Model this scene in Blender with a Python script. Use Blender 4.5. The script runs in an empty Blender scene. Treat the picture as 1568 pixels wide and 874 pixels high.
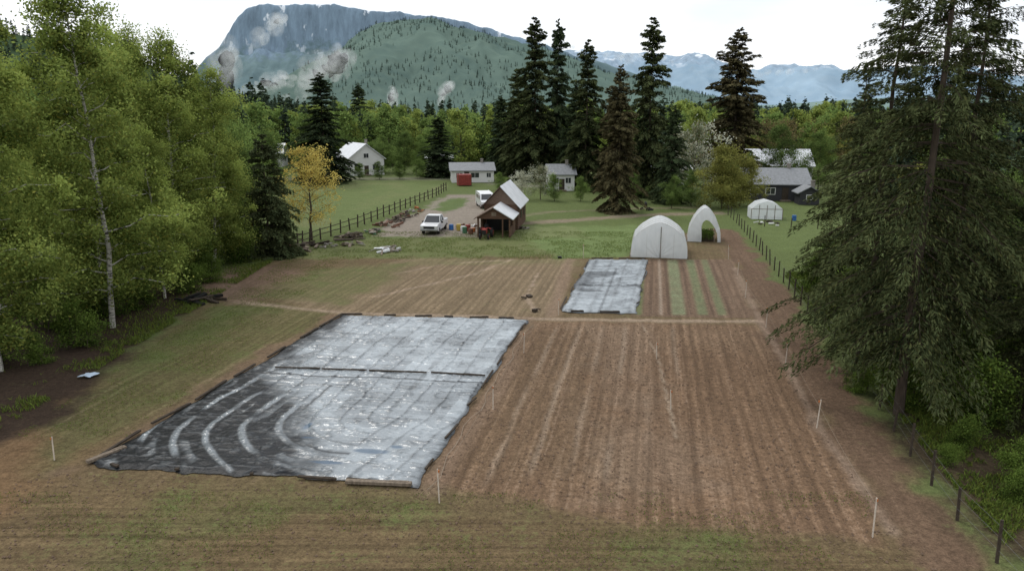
import bpy, math, random
import numpy as np
from mathutils import Vector
random.seed(5)
rng = np.random.default_rng(7)
scene = bpy.context.scene
AX = 0.19   # the plots run slightly east of north

# ------------------------------------------------------------ helpers
def link(ob, parent=None):
    scene.collection.objects.link(ob)
    if parent is not None: ob.parent = parent
    return ob
def empty(name, loc=(0,0,0), yaw=0, s=1):
    e = bpy.data.objects.new(name, None); e.location = loc
    e.rotation_euler = (0,0,yaw); e.scale = (s,s,s); e.empty_display_size = .5
    return link(e)

class Geo:
    def __init__(s): s.V=[]; s.F={}; s.n=0; s.C=[]; s.hascol=False
    def add(s, V, F, mat=0, col=None):
        V = np.asarray(V,float).reshape(-1,3); m=len(V)
        if isinstance(F,np.ndarray):
            s.F.setdefault((F.shape[1],mat),[]).append(F+s.n)
        else:
            for f in F:
                s.F.setdefault((len(f),mat),[]).append(np.array([f])+s.n)
        s.V.append(V)
        c=np.ones((m,4))
        if col is not None: c[:,:3]=col; s.hascol=True
        s.C.append(c); s.n+=m
    def box(s, c, size, rz=0, mat=0, rx=0, ry=0):
        x,y,z=[d/2 for d in size]
        V=np.array([[-x,-y,-z],[x,-y,-z],[x,y,-z],[-x,y,-z],[-x,-y,z],[x,-y,z],[x,y,z],[-x,y,z]])
        if rx: V=V@np.array([[1,0,0],[0,math.cos(rx),math.sin(rx)],[0,-math.sin(rx),math.cos(rx)]])
        if ry: V=V@np.array([[math.cos(ry),0,-math.sin(ry)],[0,1,0],[math.sin(ry),0,math.cos(ry)]])
        if rz: V=V@np.array([[math.cos(rz),math.sin(rz),0],[-math.sin(rz),math.cos(rz),0],[0,0,1]])
        s.add(V+np.array(c),[(0,3,2,1),(4,5,6,7),(0,1,5,4),(1,2,6,5),(2,3,7,6),(3,0,4,7)],mat)
    def prism(s, poly, axis, a, b, mat=0):
        n=len(poly); V=[]
        for t in (a,b):
            for p in poly: V.append((t,p[0],p[1]) if axis=='x' else (p[0],t,p[1]))
        F=[tuple(range(n)),tuple(range(2*n-1,n-1,-1))]+[(i,(i+1)%n+0,(i+1)%n+n,i+n) for i in range(n)]
        s.add(V,F,mat)
    def tube(s, pts, rad, n=6, mat=0, cap=True):
        P=np.asarray(pts,float); R=np.broadcast_to(np.asarray(rad,float),(len(P),))
        T=np.gradient(P,axis=0); T/=np.linalg.norm(T,axis=1)[:,None]+1e-9
        ref=np.array([0.,0,1]) if abs(T[0,2])<.8 else np.array([1.,0,0])
        A=np.cross(T,ref); A/=np.linalg.norm(A,axis=1)[:,None]+1e-9; B=np.cross(T,A)
        th=np.arange(n)*2*math.pi/n
        V=(P[:,None]+R[:,None,None]*(A[:,None]*np.cos(th)[None,:,None]+B[:,None]*np.sin(th)[None,:,None])).reshape(-1,3)
        i=np.arange(len(P)-1)[:,None]*n; j=np.arange(n)[None,:]; k=(j+1)%n
        F=np.stack([i+j,i+k,i+k+n,i+j+n],-1).reshape(-1,4)
        s.add(V,F,mat)
        if cap:
            m=len(P)*n
            s.F.setdefault((n,mat),[]).append(np.array([list(range(n))])+s.n-m)
            s.F.setdefault((n,mat),[]).append(np.array([list(range(m-1,m-n-1,-1))])+s.n-m)
    def cards(s, C, A, B, mat=0, col=None):
        n=len(C); V=np.stack([C-A,C+B,C+A,C-B],1).reshape(-1,3)
        F=np.arange(n*4).reshape(n,4)
        s.add(V,F,mat,None if col is None else np.repeat(col,4,axis=0))
    def mesh(s, name, mats, smooth=False):
        me=bpy.data.meshes.new(name); V=np.concatenate(s.V)
        me.vertices.add(len(V)); me.vertices.foreach_set('co',V.astype(np.float32).ravel())
        loops=[];starts=[];mi=[];o=0
        for (k,mat),L in s.F.items():
            F=np.concatenate(L); loops.append(F.ravel()); m=len(F)
            starts.append(o+np.arange(m)*k); mi.append(np.full(m,mat)); o+=m*k
        loops=np.concatenate(loops); starts=np.concatenate(starts); mi=np.concatenate(mi)
        me.loops.add(len(loops)); me.loops.foreach_set('vertex_index',loops.astype(np.int32))
        me.polygons.add(len(starts)); me.polygons.foreach_set('loop_start',starts.astype(np.int32))
        me.polygons.foreach_set('material_index',mi.astype(np.int32))
        me.polygons.foreach_set('use_smooth',np.full(len(starts),smooth))
        for m in mats: me.materials.append(m)
        if s.hascol:
            a=me.color_attributes.new('Col','FLOAT_COLOR','POINT')
            a.data.foreach_set('color',np.concatenate(s.C).astype(np.float32).ravel())
        me.update(calc_edges=True); me.validate()
        return me
    def make(s,name,mats,parent=None,smooth=False,loc=None,yaw=0,bevel=0):
        if not isinstance(mats,(list,tuple)): mats=[mats]
        ob=bpy.data.objects.new(name,s.mesh(name,mats,smooth)); link(ob,parent)
        if loc is not None: ob.location=loc
        ob.rotation_euler=(0,0,yaw)
        if bevel:
            b=ob.modifiers.new('bevel','BEVEL'); b.width=bevel; b.segments=2; b.limit_method='ANGLE'
        return ob

def vnoise(x,y,seed=0):
    xi=np.floor(x).astype(np.int64); yi=np.floor(y).astype(np.int64); fx=x-xi; fy=y-yi
    fx=fx*fx*(3-2*fx); fy=fy*fy*(3-2*fy)
    def h(a,b):
        n=(a*374761393+b*668265263+seed*982451653)&0x7fffffff
        n=((n^(n>>13))*1274126177)&0x7fffffff
        return ((n^(n>>16))&0xffff)/65535.
    return (h(xi,yi)*(1-fx)+h(xi+1,yi)*fx)*(1-fy)+(h(xi,yi+1)*(1-fx)+h(xi+1,yi+1)*fx)*fy
def fbm(x,y,seed=0,o=4):
    r=0;a=.5;t=0
    for i in range(o):
        r=r+a*vnoise(x*2**i,y*2**i,seed+i*17); t+=a; a*=.5
    return r/t
def sm(a,b,x):
    t=np.clip((x-a)/(b-a),0,1); return t*t*(3-2*t)
def sdf(poly,X,Y):
    P=np.array(poly,float); d=np.full(X.shape,1e18); ins=np.zeros(X.shape,bool); n=len(P)
    for i in range(n):
        a=P[i]; b=P[(i+1)%n]; e=b-a
        t=np.clip(((X-a[0])*e[0]+(Y-a[1])*e[1])/(e@e),0,1)
        d=np.minimum(d,(X-a[0]-t*e[0])**2+(Y-a[1]-t*e[1])**2)
        if a[1]!=b[1]:
            c=((a[1]>Y)!=(b[1]>Y))&(X<(b[0]-a[0])*(Y-a[1])/(b[1]-a[1])+a[0]); ins^=c
    d=np.sqrt(d); return np.where(ins,d,-d)
def sdl(pts,X,Y):
    P=np.array(pts,float); d=np.full(X.shape,1e18)
    for i in range(len(P)-1):
        a=P[i]; e=P[i+1]-a
        t=np.clip(((X-a[0])*e[0]+(Y-a[1])*e[1])/(e@e),0,1)
        d=np.minimum(d,(X-a[0]-t*e[0])**2+(Y-a[1]-t*e[1])**2)
    return np.sqrt(d)

# ------------------------------------------------------------ materials
class NT:
    def __init__(s,name):
        s.m=bpy.data.materials.new(name); s.m.use_nodes=True; s.t=s.m.node_tree; s.t.nodes.clear()
        s.out=s.t.nodes.new('ShaderNodeOutputMaterial')
    def n(s,ty,ins=None,**kw):
        nd=s.t.nodes.new(ty)
        for k,v in kw.items(): setattr(nd,k,v)
        if ins:
            for k,v in ins.items(): s.set(nd.inputs[k],v)
        return nd
    def set(s,sock,v):
        if isinstance(v,bpy.types.NodeSocket): s.t.links.new(v,sock)
        elif isinstance(v,(tuple,list)) and len(v)==3 and sock.type=='RGBA': sock.default_value=(*v,1)
        else: sock.default_value=v
    def math(s,op,a,b=0.,c=None,clamp=False):
        nd=s.n('ShaderNodeMath',operation=op,use_clamp=clamp); s.set(nd.inputs[0],a); s.set(nd.inputs[1],b)
        if c is not None: s.set(nd.inputs[2],c)
        return nd.outputs[0]
    def mix(s,f,a,b,mode='MIX'):
        nd=s.n('ShaderNodeMix',data_type='RGBA',blend_type=mode); s.set(nd.inputs[0],f); s.set(nd.inputs[6],a); s.set(nd.inputs[7],b)
        return nd.outputs[2]
    def noise(s,vec,scale,detail=3,rough=.55,dist=0):
        nd=s.n('ShaderNodeTexNoise',ins={'Scale':scale,'Detail':float(detail),'Roughness':rough,'Distortion':dist})
        if vec is not None: s.set(nd.inputs['Vector'],vec)
        return nd.outputs['Fac']
    def ramp(s,f,a,b,lo=0.,hi=1.):
        nd=s.n('ShaderNodeMapRange',ins={'Value':f,'From Min':a,'From Max':b,'To Min':lo,'To Max':hi}); return nd.outputs[0]
    def pos(s): return s.n('ShaderNodeNewGeometry').outputs['Position']
    def obj(s): return s.n('ShaderNodeTexCoord').outputs['Object']
    def bump(s,h,strength=.5,dist=.05): return s.n('ShaderNodeBump',ins={'Height':h,'Strength':strength,'Distance':dist}).outputs[0]
    def vmul(s,v,k): return s.n('ShaderNodeVectorMath',operation='MULTIPLY',ins={0:v,1:k}).outputs[0]
    def grey(s,f): return s.n('ShaderNodeCombineColor',ins={0:f,1:f,2:f}).outputs[0]
    def bsdf(s,**kw):
        nd=s.n('ShaderNodeBsdfPrincipled')
        for k,v in kw.items(): s.set(nd.inputs[k.replace('_',' ')],v)
        s.t.links.new(nd.outputs[0],s.out.inputs[0]); return nd

def plain(name,col,rough=.7,var=.25,scale=3.,metal=0.,stretch=(1,1,1),bump=.3,spec=.3):
    t=NT(name); v=t.vmul(t.obj(),stretch)
    n1=t.noise(v,scale,3)
    f=t.ramp(n1,.3,.7,1-var,1+var*.6)
    c=t.mix(1.,col,t.grey(f),'MULTIPLY')
    kw={}
    if bump>.2: kw['Normal']=t.bump(n1,bump,.02)
    t.bsdf(Base_Color=c,Roughness=rough,Metallic=metal,Specular_IOR_Level=spec,**kw)
    return t.m
def leafmat(name,dark,light,trans=.3):
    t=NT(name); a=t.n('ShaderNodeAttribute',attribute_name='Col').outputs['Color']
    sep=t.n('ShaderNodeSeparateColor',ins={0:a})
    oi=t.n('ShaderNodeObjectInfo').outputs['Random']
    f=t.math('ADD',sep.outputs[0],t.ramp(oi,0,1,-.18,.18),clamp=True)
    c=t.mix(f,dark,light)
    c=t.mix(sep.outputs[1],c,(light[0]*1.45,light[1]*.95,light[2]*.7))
    d=t.n('ShaderNodeBsdfDiffuse',ins={'Color':c})
    if trans>0:
        tr=t.n('ShaderNodeBsdfTranslucent',ins={'Color':c})
        mx=t.n('ShaderNodeMixShader',ins={0:trans,1:d.outputs[0],2:tr.outputs[0]})
        t.t.links.new(mx.outputs[0],t.out.inputs[0])
    else: t.t.links.new(d.outputs[0],t.out.inputs[0])
    return t.m

M={}
M['birchleaf']=leafmat('birch_leaves',(.065,.098,.022),(.38,.47,.125),.35)
M['greenleaf']=leafmat('green_leaves',(.036,.066,.022),(.24,.345,.10),.28)
M['shrubleaf']=leafmat('shrub_leaves',(.022,.042,.010),(.16,.24,.05),.2)
M['yellowleaf']=leafmat('yellow_leaves',(.22,.18,.04),(.66,.56,.17),.35)
M['oliveleaf']=leafmat('olive_leaves',(.06,.065,.018),(.29,.30,.085),.25)
M['redleaf']=leafmat('budding_leaves',(.07,.06,.028),(.27,.23,.11),.2)
M['blossom']=leafmat('blossom',(.14,.17,.08),(.70,.72,.60),.25)
M['needle']=leafmat('spruce_needles',(.012,.019,.009),(.115,.14,.06),0)
M['needlebrown']=leafmat('spruce_needles_brown',(.024,.023,.013),(.15,.135,.068),0)
M['needledark']=leafmat('spruce_needles_dark',(.012,.020,.011),(.082,.115,.055),0)
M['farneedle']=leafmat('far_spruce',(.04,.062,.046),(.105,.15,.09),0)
M['hazeneedle']=leafmat('hazed_mountain_spruce',(.078,.12,.105),(.115,.165,.13),0)  # needle greens paled and blued, aerial haze put into the colour
M['grassleaf']=leafmat('grass_blades',(.04,.06,.015),(.16,.23,.05),.2)
M['bark']=plain('bark',(.075,.056,.042),.9,.4,6,stretch=(1,1,.3),bump=.8)
t=NT('birch_bark'); v=t.vmul(t.obj(),(1,1,4)); n=t.noise(v,2.5,3)
t.bsdf(Base_Color=t.mix(t.ramp(n,.52,.62,0,1),(.44,.42,.37),(.06,.055,.05)),Roughness=.8); M['birchbark']=t.m
M['wood']=plain('weathered_wood',(.2,.16,.12),.85,.4,8,stretch=(1,1,.2))
M['darkwood']=plain('dark_wood',(.055,.042,.03),.85,.4,8)
M['logwall']=plain('log_wall',(.12,.07,.045),.85,.45,5,stretch=(.3,.3,6))
M['shingle']=plain('brown_shingles',(.17,.12,.09),.85,.4,6,stretch=(1,1,4))
M['metalroof']=plain('white_metal_roof',(.72,.74,.76),.35,.12,1.5,metal=.1,spec=.5)
M['greyroof']=plain('grey_roof',(.24,.25,.26),.7,.2,3)
M['white']=plain('white_siding',(.68,.68,.66),.6,.12,2,stretch=(.4,.4,8))
M['darksiding']=plain('dark_siding',(.045,.045,.05),.7,.25,2,stretch=(.4,.4,8))
M['trim']=plain('white_trim',(.7,.7,.68),.5,.1)
M['glass']=plain('window_glass',(.03,.035,.04),.08,.2,1,spec=.7,bump=.02)
M['red']=plain('red_paint',(.28,.05,.04),.55,.4,3)
M['carwhite']=plain('white_car_paint',(.74,.75,.76),.25,.08,2,spec=.6,bump=.02)
M['rubber']=plain('rubber',(.02,.02,.02),.85,.2)
M['chrome']=plain('chrome',(.35,.35,.36),.25,.2,metal=.8)
M['lamp']=plain('lamp_glass',(.6,.6,.58),.15,.1)
M['black']=plain('black_plastic',(.015,.015,.016),.4,.2)
M['blue']=plain('blue_plastic',(.04,.14,.38),.45,.25)
M['orange']=plain('orange_plastic',(.42,.14,.04),.5,.25)
M['yellow']=plain('yellow_plastic',(.45,.33,.07),.5,.25)
M['greenp']=plain('green_plastic',(.07,.17,.09),.5,.25)
M['paleblue']=plain('pale_blue_plastic',(.5,.6,.72),.3,.2)
M['stake']=plain('stake_wood',(.6,.52,.43),.8,.25,8)
M['string']=plain('string',(.30,.25,.19),.8,.1)
M['wire']=plain('fence_wire',(.12,.12,.12),.5,.2,metal=.6)
M['rust']=plain('rusty_metal',(.16,.08,.05),.8,.5,4)
M['stone']=plain('stone',(.25,.23,.2),.9,.35,4)
t=NT('greenhouse_poly'); n=t.noise(t.vmul(t.obj(),(1,1,.35)),3,3)
d=t.n('ShaderNodeBsdfPrincipled',ins={'Base Color':t.mix(t.ramp(n,.35,.7),(.78,.81,.82),(.90,.92,.92)),'Roughness':.35,'Specular IOR Level':.5,'Normal':t.bump(n,.6,.06)})
tr=t.n('ShaderNodeBsdfTranslucent',ins={'Color':(.9,.92,.92)})
mx=t.n('ShaderNodeMixShader',ins={0:.42,1:d.outputs[0],2:tr.outputs[0]}); t.t.links.new(mx.outputs[0],t.out.inputs[0]); M['poly']=t.m

# ground
t=NT('field_soil'); P=t.pos(); sp=t.n('ShaderNodeSeparateXYZ',ins={0:P}); X,Y=sp.outputs[0],sp.outputs[1]
gc=t.n('ShaderNodeAttribute',attribute_name='Col').outputs['Color']
gm=t.n('ShaderNodeSeparateColor',ins={0:t.n('ShaderNodeAttribute',attribute_name='Mask').outputs['Color']})
mid=t.noise(P,.8,3,.6)
q=t.math('SUBTRACT',X,t.math('MULTIPLY',Y,AX)); qw=t.math('ADD',q,t.ramp(mid,0,1,-.08,.08))
st=t.noise(t.n('ShaderNodeCombineXYZ',ins={0:t.math('MULTIPLY',qw,3.4),1:t.math('MULTIPLY',Y,.07)}).outputs[0],1.,3,.65)
fine=t.noise(P,4.5,4,.75); vfine=t.noise(P,19.,2,.7)
sn=t.math('SINE',t.math('MULTIPLY',qw,2*math.pi/.58))
brk=t.ramp(t.math('ADD',t.math('MULTIPLY',mid,.6),t.math('MULTIPLY',fine,.4)),.42,.58)
rows=t.math('ADD',t.ramp(st,.3,.7,-.24,.28),t.math('MULTIPLY',t.math('MULTIPLY',sn,.16),brk))
st2=t.noise(t.n('ShaderNodeCombineXYZ',ins={0:t.math('MULTIPLY',X,.10),1:t.math('MULTIPLY',Y,3.6)}).outputs[0],1.,3,.65)
rows2=t.ramp(st2,.3,.7,-.34,.34)
br=t.math('ADD',1.,t.math('MULTIPLY',rows,gm.outputs[0])); br=t.math('ADD',br,t.math('MULTIPLY',rows2,gm.outputs[1]))
br=t.math('MULTIPLY',br,t.ramp(fine,.28,.72,.62,1.38)); br=t.math('MULTIPLY',br,t.ramp(mid,.3,.7,.9,1.1)); br=t.math('MULTIPLY',br,t.ramp(vfine,.3,.7,.74,1.26))
base=t.mix(1.,gc,t.grey(br),'MULTIPLY')
cr_=t.math('MULTIPLY',t.math('MULTIPLY',t.ramp(st,.52,.66),t.ramp(fine,.45,.62)),gm.outputs[0])
base=t.mix(t.math('MULTIPLY',cr_,.34),base,(.34,.26,.19))
wn=t.math('ADD',t.math('MULTIPLY',fine,.55),t.math('MULTIPLY',t.noise(P,.45,3,.65),.45))
thr=t.math('SUBTRACT',.74,t.math('MULTIPLY',gm.outputs[2],.42))
wf=t.ramp(t.math('SUBTRACT',wn,thr),-.05,.1,0.,.8)
gcol=t.mix(t.ramp(vfine,.3,.7),(.07,.092,.028),(.155,.19,.065))
base=t.mix(wf,base,gcol)
bn=t.noise(P,8.,3,.7)
t.bsdf(Base_Color=base,Roughness=.95,Specular_IOR_Level=.1,Normal=t.bump(t.math('ADD',bn,t.math('MULTIPLY',sn,.10)),.8,.09)); M['ground']=t.m

# tarp
t=NT('silage_tarp'); P=t.pos(); a=t.n('ShaderNodeAttribute',attribute_name='Col').outputs['Color']
sep=t.n('ShaderNodeSeparateColor',ins={0:a}); n=t.noise(t.vmul(P,(1,1.6,1)),3.2,3,.55,.5); n2=t.noise(t.vmul(P,(1.,2.2,1)),7.,2,.6)
f=t.math('MULTIPLY',sep.outputs[0],t.ramp(n2,.3,.7,.86,1.08),clamp=True)
c=t.mix(f,(.008,.009,.011),(.44,.49,.52)); c=t.mix(t.math('MULTIPLY',t.ramp(n,.58,.74,0,.18),sep.outputs[0]),c,(.22,.20,.17))
c=t.mix(sep.outputs[2],c,(.04,.085,.14))
rg=t.math('MULTIPLY',t.ramp(sep.outputs[0],.1,.5,.42,.24),t.math('SUBTRACT',1.,t.math('MULTIPLY',sep.outputs[2],.8)))
t.bsdf(Base_Color=c,Roughness=rg,Specular_IOR_Level=t.ramp(sep.outputs[0],.05,.5,.16,.65),Normal=t.bump(n,t.math('SUBTRACT',.55,t.math('MULTIPLY',sep.outputs[2],.53)),.07)); M['tarp']=t.m

def mountain_mat(name,forest1,forest2,rock,cliff_z,snow=0.,scale=.02):
    t=NT(name); P=t.pos(); z=t.n('ShaderNodeSeparateXYZ',ins={0:P}).outputs[2]
    n1=t.noise(P,scale,6,.72); n2=t.noise(P,scale*.15,3,.6); n3=t.noise(t.vmul(P,(1,.5,.22)),scale*1.6,5,.7)
    f=t.mix(t.ramp(n1,.35,.68),forest1,forest2); f=t.mix(t.ramp(n2,.45,.65,0,.6),f,tuple(c*1.25 for c in forest2))
    rk=t.mix(t.ramp(n3,.32,.68),tuple(c*.70 for c in rock),tuple(c*1.28 for c in rock))
    zz=t.math('ADD',z,t.math('ADD',t.ramp(n2,0,1,-80,80),t.ramp(n1,.3,.7,-60,60))); m=t.ramp(zz,cliff_z-30,cliff_z+30)
    c=t.mix(m,f,rk)
    if snow:
        s=t.math('MULTIPLY',t.ramp(t.noise(t.vmul(P,(1,.6,.4)),scale*.7,4,.6),.60,.64),t.ramp(z,cliff_z-40,cliff_z+90)); c=t.mix(t.math('MULTIPLY',s,snow,clamp=True),c,(.72,.77,.82))
    t.bsdf(Base_Color=c,Roughness=1.,Specular_IOR_Level=0.); return t.m
M['mesa']=mountain_mat('hazed_mesa_rock_forest',(.12,.18,.195),(.15,.21,.215),(.195,.265,.335),270,1.)  # distance haze is mixed into these rock and forest colours
M['shoulder']=mountain_mat('hazed_mountain_forest',(.092,.14,.125),(.125,.175,.145),(.18,.21,.22),900)  # forest greens greyed by haze painted into the colour
M['far']=mountain_mat('hazed_far_range',(.26,.37,.47),(.31,.41,.49),(.31,.40,.49),350,1.,.009)  # pale blue here is aerial haze baked into the colours
M['midhill']=mountain_mat('hazed_mid_hills',(.16,.235,.235),(.20,.27,.24),(.2,.25,.3),900)  # hill greens carry a painted haze tint
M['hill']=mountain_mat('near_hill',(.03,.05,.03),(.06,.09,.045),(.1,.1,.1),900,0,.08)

# ------------------------------------------------------------ ground sheet
def axis(lo,hi,step,far0,far1):
    c=np.arange(lo,hi+1e-6,step); L=[];d=step;x=lo
    while x>far0: d*=1.22; x-=d; L.append(x)
    R=[];d=step;x=hi
    while x<far1: d*=1.12; x+=d; R.append(x)
    return np.array(L[::-1]+list(c)+R)
xs=axis(-30,30,.16,-9000,9000); ys=axis(15,100,.17,-300,9000)
GX,GY=np.meshgrid(xs,ys)
jx=(fbm(GX*.5,GY*.5,3)-.5); jn=(fbm(GX*1.7,GY*1.7,9)-.5)
col=np.zeros(GX.shape+(3,)); msk=np.zeros(GX.shape+(3,))
def paint(m,c=None,r=None,g=None,b=None):
    m=np.clip(m,0,1)
    if c is not None: col[:]=col*(1-m[...,None])+np.array(c)*m[...,None]
    for i,v in enumerate((r,g,b)):
        if v is not None: msk[...,i]=msk[...,i]*(1-m)+v*m
def pol(poly,soft=.5,jit=1.): return sm(-soft,soft,sdf(poly,GX,GY)+jx*2.2*jit+jn*1.2*jit)
def lin(pts,w,soft=.3,jit=.4): return 1-sm(w-soft,w+soft,sdl(pts,GX,GY)+jx*1.2*jit+jn*jit)
q=GX-AX*GY
paint(np.ones(GX.shape),(.11,.14,.05),0,0,.55)
paint(pol([(-24,10),(-21,36),(-23,60),(-22,70),(-8,76),(6,76),(22,82),(25,78),(17.5,40),(14,18),(16,5),(-24,5)],1.2),(.14,.102,.056),.4,.25,.36)
# foreground strip worked crosswise
paint(pol([(-24,24),(-16,24.6),(-3.4,23),(4,21.4),(11,20),(13,16),(13,5),(-30,5)],1.),(.135,.097,.052),0,.9,.38)
paint(sm(.48,.66,fbm(GX*.16,GY*.3,40))*pol([(-12,24),(8,22),(12,19),(12,10),(-12,10)],2.),(.125,.108,.05),None,None,.52)
paint(pol([(-26,20),(-17,22),(-16.5,27),(-18,34),(-24,34)],1.5),(.17,.108,.058),None,.5,.20)
# green-brown verge left of the tarp
paint(pol([(-20.5,44),(-21,30),(-17.3,25),(-11.4,47),(-16,50),(-20.5,52)],1.),(.125,.108,.05),.8,.1,.44)
paint(pol([(-20.8,50),(-21,36),(-19.4,36),(-17,49)],1.2)*.8,(.108,.12,.045),.4,0,.54)
paint(pol([(-16.9,25),(-15.5,25),(-10.8,47),(-12.2,47)],.5),(.165,.115,.072),.5,0,.20)
# dark earth below the left tree row
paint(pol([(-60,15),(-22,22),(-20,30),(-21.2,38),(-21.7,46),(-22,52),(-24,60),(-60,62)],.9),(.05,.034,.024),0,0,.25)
paint(pol([(-24,50.5),(-18,50.5),(-15.5,54),(-17,60),(-21,63),(-25,60)],.8),(.17,.115,.08),.3,0,.12)
# upper middle plot
paint(pol([(-16.5,50.5),(-11.5,47.6),(2.6,46.6),(5.6,66),(-9.5,66.5),(-13,60)],.6),(.19,.142,.088),1.,0,.27)
paint(pol([(-19,52),(-12,50),(-9.5,58),(-9.5,64),(-17,62)],1.2)*.9,(.145,.132,.062),.6,0,.53)
paint(pol([(-9,63.5),(6,63.5),(6,66.5),(-9,66.5)],1.)*.6,(.17,.15,.075),.7,0,.45)
paint(pol([(-21,66),(-8,67),(-1,67),(4,67.5),(6,78),(-3,79),(-15,77),(-21,74)],1.),(.145,.155,.065),0,0,.60)
paint(pol([(4.4,66.5),(11.5,67),(14,78),(15.5,87),(2,86),(1.5,78)],.8),(.15,.20,.075),0,0,.5)
paint(pol([(-3,76),(8,79),(8,86),(-1,86)],.8,1.5)*.8,(.18,.20,.09),0,0,.5)
# right tilled plot
paint(pol([(-3.3,24.2),(1.3,45.3),(15.5,44.6),(14.7,37),(12.6,24),(11.5,20.3),(4,21.8)],.35,.5),(.170,.109,.067),1.,0,.0)
paint(pol([(-3,24.4),(1.0,44),(5,44),(4,24)],1.8)*.5,(.145,.10,.06),None,None,.08)
paint(pol([(1.4,45.3),(15.5,44.6),(15,39),(6,41)],2.5)*.45,(.215,.148,.095),None,None,None)
paint(pol([(4,44),(8,44),(7,24),(3,24)],1.5,2)*.3,(.24,.18,.13))
for c0 in np.arange(-1.,8.,1.45):
    paint((1-sm(.05,.2,np.abs(q+6.0-c0+jx*.25)))*sm(23,26,GY)*(1-sm(43,45,GY))*.45*sm(.4,.62,fbm(q*.8,GY*.13,int(60+c0*3))),(.30,.235,.175))
    paint((1-sm(.05,.18,np.abs(q+5.6-c0+jx*.25)))*sm(23,26,GY)*(1-sm(43,45,GY))*.4,(.10,.062,.038))
paint(pol([(15.6,45),(12.8,24),(12,18),(13.6,17),(15,25),(20,50),(26,84),(23.5,84),(19.5,62)],.5),(.14,.092,.06),.3,0,.2)
# bed plot
paint(pol([(8,46.6),(15.7,46.2),(20.4,66),(12.3,66.2)],.2,.2),(.165,.112,.076),.7,0,.02)
for c0,w,cc in ((-.0,.22,(.13,.16,.07)),(1.5,.08,(.38,.31,.24)),(2.7,.46,(.19,.22,.125)),(4.3,.34,(.16,.19,.10)),(5.6,.30,(.155,.18,.095))):
    mm=(1-sm(w-.12,w+.12,np.abs(q+.5-c0)))*sm(46.7,47.2,GY)*(1-sm(65.6,66.2,GY))
    paint(mm*(.74+.3*jn*2),cc,0,0,.3)
for c0 in (.8,2.0,3.5,5.0,6.2): paint((1-sm(.06,.2,np.abs(q+.5-c0)))*sm(46.7,47.2,GY)*(1-sm(65.6,66.2,GY))*.5,(.09,.06,.042))
pale=(.34,.26,.19)
paint(lin([(-19.4,50.4),(-15.1,48.7),(-11.1,47.4),(-3.6,46.7),(2.8,45.9),(9.1,45.5),(15.9,45.4)],.30)*.8,pale,0,0,.05)
paint(lin([(-19.4,50.4),(-22,55),(-24,62)],.8,.6)*.6,(.2,.14,.10),0,0,.05)
paint(lin([(5.3,66),(2.7,47)],.45,.3)*.7,(.24,.17,.12),0,0,.05)
paint(lin([(2.2,60),(1.0,52),(1.6,48)],.12,.12)*.7,pale,0,0,.05)
paint(lin([(-9.5,60),(-6,64),(-1,65.5)],.14,.2)*.5,pale); paint(lin([(-10,52),(-3,60),(0,66)],.14,.2)*.5,pale)
paint(lin([(1,46),(-.6,34),(-3.0,23.7)],.5,.4)*.5,(.22,.155,.11),0,0,.1)
paint(lin([(19.3,62),(16.3,47),(14.8,38),(13.1,29),(12.2,21)],.22,.2)*.7,(.26,.19,.14),0,0,.05)
paint(lin([(8.3,45),(8.0,38),(6.8,28)],.05,.06,.1)*.7,(.33,.26,.19),0,0,0)
# yard, drive, roads
paint(pol([(-15,79),(-3.5,78.5),(-2.5,90),(-3,100),(-4,121),(-10.5,121),(-12.5,98),(-15.5,90)],.8),(.25,.215,.175),0,0,.2)
paint(pol([(-11,102),(-9,98),(-6.8,106),(-7,116),(-10,116)],.6),(.11,.15,.055),0,0,.5)
paint(lin([(-1,88),(2,89),(9,92),(17,96),(26,98),(34,98)],1.3,.8,1.2)*.8,(.25,.195,.145),0,0,.12)
paint(lin([(-2,92),(5,99),(16,103),(26,104)],.8,.6,1.2)*.5,(.24,.19,.14),0,0,.15)
paint(lin([(-70,150),(-12,150),(0,140),(8,133),(20,134),(60,136)],2.2,1.)*.7,(.2,.18,.15),0,0,.15)
pat=fbm(GX*.12,GY*.09,71)
paint(pol([(-60,90),(-21,82),(-16.2,99),(-12.4,119),(-12,140),(-60,150)],.6),(.13,.165,.06),0,0,.4)
paint(pol([(-60,90),(-21,82),(-16.2,99),(-12.4,119),(-12,140),(-60,150)],.6)*sm(.45,.7,pat)*.6,(.18,.185,.085),0,0,.3)
paint(pol([(26.5,78),(25.5,70),(40,60),(60,110),(30,110)],.6),(.12,.155,.055),0,0,.5)
# wood floor right
paint(pol([(15.6,26),(14.9,10),(60,5),(60,60),(30,60),(22.2,56),(18.2,37)],.6),(.048,.044,.022),0,0,.46)
paint(pol([(18,31),(15.6,26),(14.6,20),(17,20),(22,34),(22,45)],1.),(.075,.055,.034),0,0,.3)
z=-.05*fbm(GX*.4,GY*.4,20)
G=Geo(); V=np.stack([GX,GY,z],-1).reshape(-1,3); ny,nx=GX.shape
i=np.arange(ny-1)[:,None]*nx; j=np.arange(nx-1)[None,:]
F=np.stack([i+j,i+j+1,i+j+1+nx,i+j+nx],-1).reshape(-1,4)
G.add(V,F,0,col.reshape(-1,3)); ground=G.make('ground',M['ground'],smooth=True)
a=ground.data.color_attributes.new('Mask','FLOAT_COLOR','POINT')
mm=np.ones((len(V),4)); mm[:,:3]=msk.reshape(-1,3); a.data.foreach_set('color',mm.astype(np.float32).ravel())

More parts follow.
